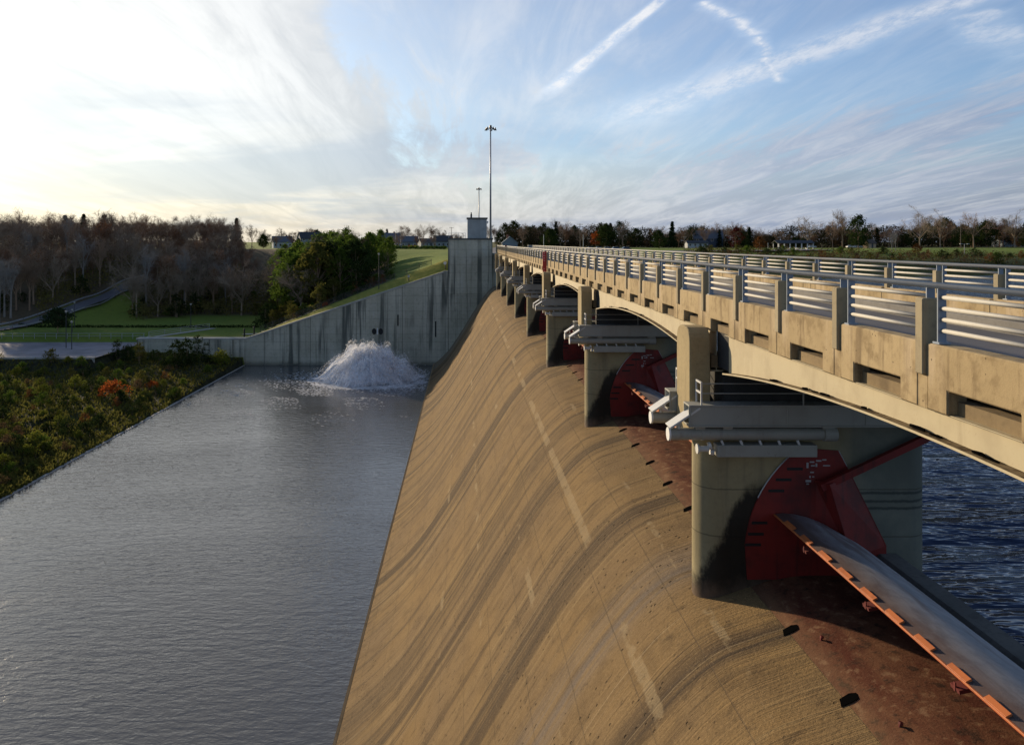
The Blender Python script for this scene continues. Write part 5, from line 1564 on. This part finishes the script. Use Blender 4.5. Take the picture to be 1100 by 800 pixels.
# guard rails along the sloping road
def guard(side, label):
    pts = []
    n = len(road_pts)
    for i in range(n):
        a = road_pts[max(0, i-1)]; b = road_pts[min(n-1, i+1)]; d = (b-a); nr = Vector((-d.y, d.x, 0)).normalized()
        q = road_pts[i] + nr*side*2.35; pts.append(Vector((q.x, q.y, g0(q.x, q.y)+.12)))
    o = pts[n//2]; t = thing('guard_rail', o, label, 'guard rail')
    for p in pts[::2]:
        m = MB(o); m.tube(p - Vector((0, 0, .4)), p + Vector((0, 0, .8)), .07, n=6); m.build('post', M_WOODPOLE, t)
    m = MB(o)
    for a, b in zip(pts, pts[1:]): m.bar(a + Vector((0, 0, .62)), b + Vector((0, 0, .62)), .06, .3)
    m.build('rail', M_GALV, t)
guard(1, 'steel guard rail on the wood side of the sloping road'); guard(-1, 'steel guard rail on the lawn side of the sloping road')
# dark clipped hedge line on the lawn
x0 = -62; t = MB((-75, 173, 5.2)); rr = random.Random(3)
for i in range(2600):
    x = rr.uniform(-100, -46); cards(t, rr, Vector((x, 173 + rr.gauss(0, .25), g0(x, 173) + rr.uniform(.05, .45))), 1, (.1, .1, .1), .16)
tag(t.build('lawn_hedge', L_DEEP, fix=False), 'low dark clipped hedge across the lawn in front of the left wood', 'hedge')
for y, x0, x1, lab in ((330, -52, -8, 'low trimmed hedge along the top of the green field left of the tower'),):
    t = MB((-30, y, 22))
    for i in range(3000):
        x = rr.uniform(x0, x1); cards(t, rr, Vector((x, y + rr.gauss(0, .5), g0(x, y) + rr.uniform(.1, 1.3))), 1, (.2, .2, .15), .3)
    tag(t.build('field_hedge', L_GREEN, fix=False), lab, 'hedge')
# ================================================================== sky, sun, camera
wd = bpy.data.worlds.new('World'); SC.world = wd; wd.use_nodes = True
nt = wd.node_tree; nt.nodes.clear(); g = G(nt)
out = nt.nodes.new('ShaderNodeOutputWorld')
SKY_STRENGTH = .10
sky = g.n('ShaderNodeTexSky', sky_type='NISHITA', sun_disc=False, sun_elevation=SUN_EL, sun_rotation=-SUN_AZ, altitude=250, air_density=1.0, dust_density=1.2, ozone_density=1.0)
dirv = g.n('ShaderNodeTexCoord').outputs['Generated']
s = g.sep(dirv); dx, dy, dz = s[0], s[1], s[2]
OFF = .09
den = g.add(g.mx(dz, 0.0), OFF)
u = g.div(dx, den); v = g.div(dy, den)
def uvpix(x, y):
    a = (x - VX)/F; b = (VY - y)/F; n = math.sqrt(a*a + 1 + b*b)
    return (a/n)/(b/n + OFF), (1/n)/(b/n + OFF)
uv = g.comb(u, v)
sd = Vector((-math.sin(SUN_AZ)*math.cos(SUN_EL), math.cos(SUN_AZ)*math.cos(SUN_EL), math.sin(SUN_EL)))
gl = (math.atan2(-330, 831), R(10.0))
gd = Vector((math.sin(gl[0])*math.cos(gl[1]), math.cos(gl[0])*math.cos(gl[1]), math.sin(gl[1])))
dot = g.n('ShaderNodeVectorMath', {0: dirv, 1: gd}, operation='DOT_PRODUCT').outputs['Value']
# cirrus sheet high above, streaks running the way the contrails run
ROT = R(14)
n1 = g.noise(g.map(uv, (1.15, .22, 1), rot=(0, 0, ROT)), 1.0, 6, .60, .9)
n2 = g.noise(g.map(uv, (3.0, .50, 1), (3.1, 1.7, 0), rot=(0, 0, -ROT*1.3)), 1.0, 6, .64, 1.3)
n3 = g.noise(g.map(uv, (.32, .16, 1), (7.7, 2.2, 0)), 1.0, 4, .5, .3)
n4 = g.noise(g.map(uv, (7.0, 1.6, 1), (1.1, 5.2, 0), rot=(0, 0, ROT)), 1.0, 5, .65, 1.0)
nn = g.add(g.add(g.mul(n1, .44), g.mul(n2, .30)), g.add(g.mul(n3, .16), g.mul(n4, .10)))
el = g.sm(dz, .02, .30)                              # 0 low, 1 high
ang = g.mul(g.m('ARCCOSINE', g.mn(dot, .99999)), 180/math.pi)    # degrees from the bright veil in front of the sun
near = g.sm(ang, 30, 8)
thr = g.sub(g.add(.37, g.mul(el, .125)), g.mul(near, .16))
cov = g.sm(nn, thr, g.add(thr, .17))
def line_d(p, q):
    d = Vector((q[0]-p[0], q[1]-p[1])).normalized()
    du = g.sub(u, p[0]); dv = g.sub(v, p[1])
    along = g.add(g.mul(du, d.x), g.mul(dv, d.y)); across = g.sub(g.mul(du, d.y), g.mul(dv, d.x))
    return along, across
wob = g.sub(g.noise(g.map(uv, (3, 3, 1)), 1.0, 4, .6), .5)
fuzz = g.noise(g.map(uv, (7, 3, 1)), 1.0, 6, .75)
def trail(p, q, w0, w1, dens, lo=0.0, hi=None, wobble=.06, soft=.3):
    p, q = uvpix(*p), uvpix(*q); L = math.dist(p, q); hi = L if hi is None else hi
    al, ac = line_d(p, q)
    t = g.div(al, L)
    w = g.add(w0, g.mul(t, w1 - w0))
    d = g.m('ABSOLUTE', g.add(ac, g.mul(wob, wobble)))
    a = g.sm(d, w, g.mul(w, soft))
    a = g.mul(a, g.mul(g.sm(t, -.12, .05), g.sm(t, 1.12, .82)))
    return g.mul(g.mul(a, g.sm(fuzz, .28, .62, .35, 1.0)), dens)
tr = trail((740, -25), (585, 104), .034, .070, .92, wobble=.03)
tr2 = trail((1120, -30), (650, 135), .12, .44, .74, wobble=.12, soft=.05)
pts = [(754, 2), (788, 20), (812, 40), (820, 62), (838, 90)]
sq = None
for a, b in zip(pts, pts[1:]):
    q = trail(a, b, .068, .085, .95, wobble=.14, soft=-.2); sq = q if sq is None else g.mx(sq, q)
w1 = trail((1046, 14), (1075, 48), .10, .16, .6, wobble=.25); w2 = trail((1060, 40), (1120, 58), .12, .2, .45, wobble=.25)
lt = trail((85, -20), (150, 62), .03, .10, .5, wobble=.05); lt2 = trail((140, -15), (168, 48), .04, .10, .3, wobble=.05)
den_t = tr
for q in (tr2, sq, w1, w2, lt, lt2): den_t = g.mx(den_t, q)
alpha = g.mn(g.mul(cov, g.sm(dz, .0, .12, .9, .86)), .93)
veil = g.mul(g.sm(nn, .30, .66, .34, .80), g.sm(ang, 58, 22, .55, 1.0))
alpha = g.mx(alpha, veil)
alpha = g.mx(alpha, den_t)
alpha = g.mx(alpha, g.sm(dz, .22, .02, 0.0, .92))    # the sheet closes up towards the horizon
# colour of the sunlit sheet: white towards the sun, lavender grey away from it, cream low down
ccol = g.ramp(g.div(ang, 90), [(0.0, (1.36, 1.33, 1.25)), (.07, (1.16, 1.14, 1.09)), (.14, (1.02, 1.015, .99)), (.22, (.92, .93, .94)), (.32, (.79, .82, .88)), (.44, (.56, .62, .78)), (.56, (.45, .515, .69)), (.66, (.41, .46, .61)), (1.0, (.50, .51, .54))])
dimhi = g.sm(dz, .27, .52, 1.0, .5)
low = g.mul(g.sm(dz, .13, .015), g.sm(ang, 42, 6))
ccol = g.mix(g.mul(low, .8), ccol, g.mix(g.sm(ang, 26, 8), (.84, .775, .71), (1.12, 1.0, .82)))
tex = g.add(g.mul(n1, .5), g.mul(n2, .5))
txr = g.sm(ang, 24, 40)
tx = g.sm(tex, .38, .62, g.add(.80, g.mul(txr, .10)), g.sub(1.12, g.mul(txr, .06)))
ccol = g.mix(1.0, ccol, g.comb(tx, g.add(.03, g.mul(tx, .97)), g.add(.08, g.mul(tx, .92))), 'MULTIPLY')
# darker bands of thicker cloud low in the sky
shade = g.noise(g.map(uv, (.30, .42, 1), (2.3, .9, 0), rot=(0, 0, .15)), 1.0, 5, .55, .4)
ccol = g.mix(g.mul(g.mul(g.sm(shade, .45, .62), g.sm(dz, .25, .15)), .72), ccol, g.mix(near, (.36, .44, .64), (.60, .68, .78)))
hl = g.sm(g.add(g.mul(n2, .6), g.mul(n4, .4)), .42, .66)
ccol = g.mix(g.mul(g.mul(hl, g.sm(ang, 14, 26)), .30), ccol, (1.12, 1.10, 1.08))
ccol = g.mix(g.mul(den_t, .85), ccol, (1.34, 1.34, 1.35))
ccol = g.mix(1.0, ccol, g.comb(dimhi, dimhi, dimhi), 'MULTIPLY')
K = .47                                              # cloud radiance before exposure
bg1 = g.n('ShaderNodeBackground', {'Color': g.mix(1.0, sky.outputs[0], (.66, .84, 1.08), 'MULTIPLY'), 'Strength': SKY_STRENGTH}).outputs[0]
bg2 = g.n('ShaderNodeBackground', {'Color': ccol, 'Strength': K}).outputs[0]
mixs = g.n('ShaderNodeMixShader', {0: alpha, 1: bg1, 2: bg2}).outputs[0]
nt.links.new(mixs, out.inputs[0])

sl = bpy.data.lights.new('sun', 'SUN'); sl.energy = 3.5; sl.angle = R(1.2); sl.color = (1.0, .80, .54)
so = bpy.data.objects.new('sun', sl); COL.objects.link(so)
so.rotation_euler = (-sd).to_track_quat('-Z', 'Y').to_euler()

cam = bpy.data.cameras.new('camera'); co = bpy.data.objects.new('camera', cam); COL.objects.link(co)
co.location = (0, 0, H); co.rotation_euler = (R(90), 0, 0)
cam.sensor_fit = 'HORIZONTAL'; cam.sensor_width = 36; cam.lens = F/1100*36
cam.shift_x = 50/1100; cam.shift_y = -(400 - VY)/1100
cam.clip_start = .1; cam.clip_end = 9000
SC.camera = co
SC.render.resolution_x, SC.render.resolution_y = 1024, 744
vs = SC.view_settings; vs.view_transform = 'Standard'; vs.look = 'None'; vs.exposure = .72; vs.gamma = 1.0; vs.use_curve_mapping = False
SC.render.engine = 'CYCLES'
cy = SC.cycles; cy.use_denoising = True; cy.max_bounces = 6; cy.transparent_max_bounces = 48; cy.caustics_reflective = False; cy.caustics_refractive = False
cy.sample_clamp_indirect = 4.0
try: cy.denoiser = 'OPENIMAGEDENOISE'
except Exception: pass
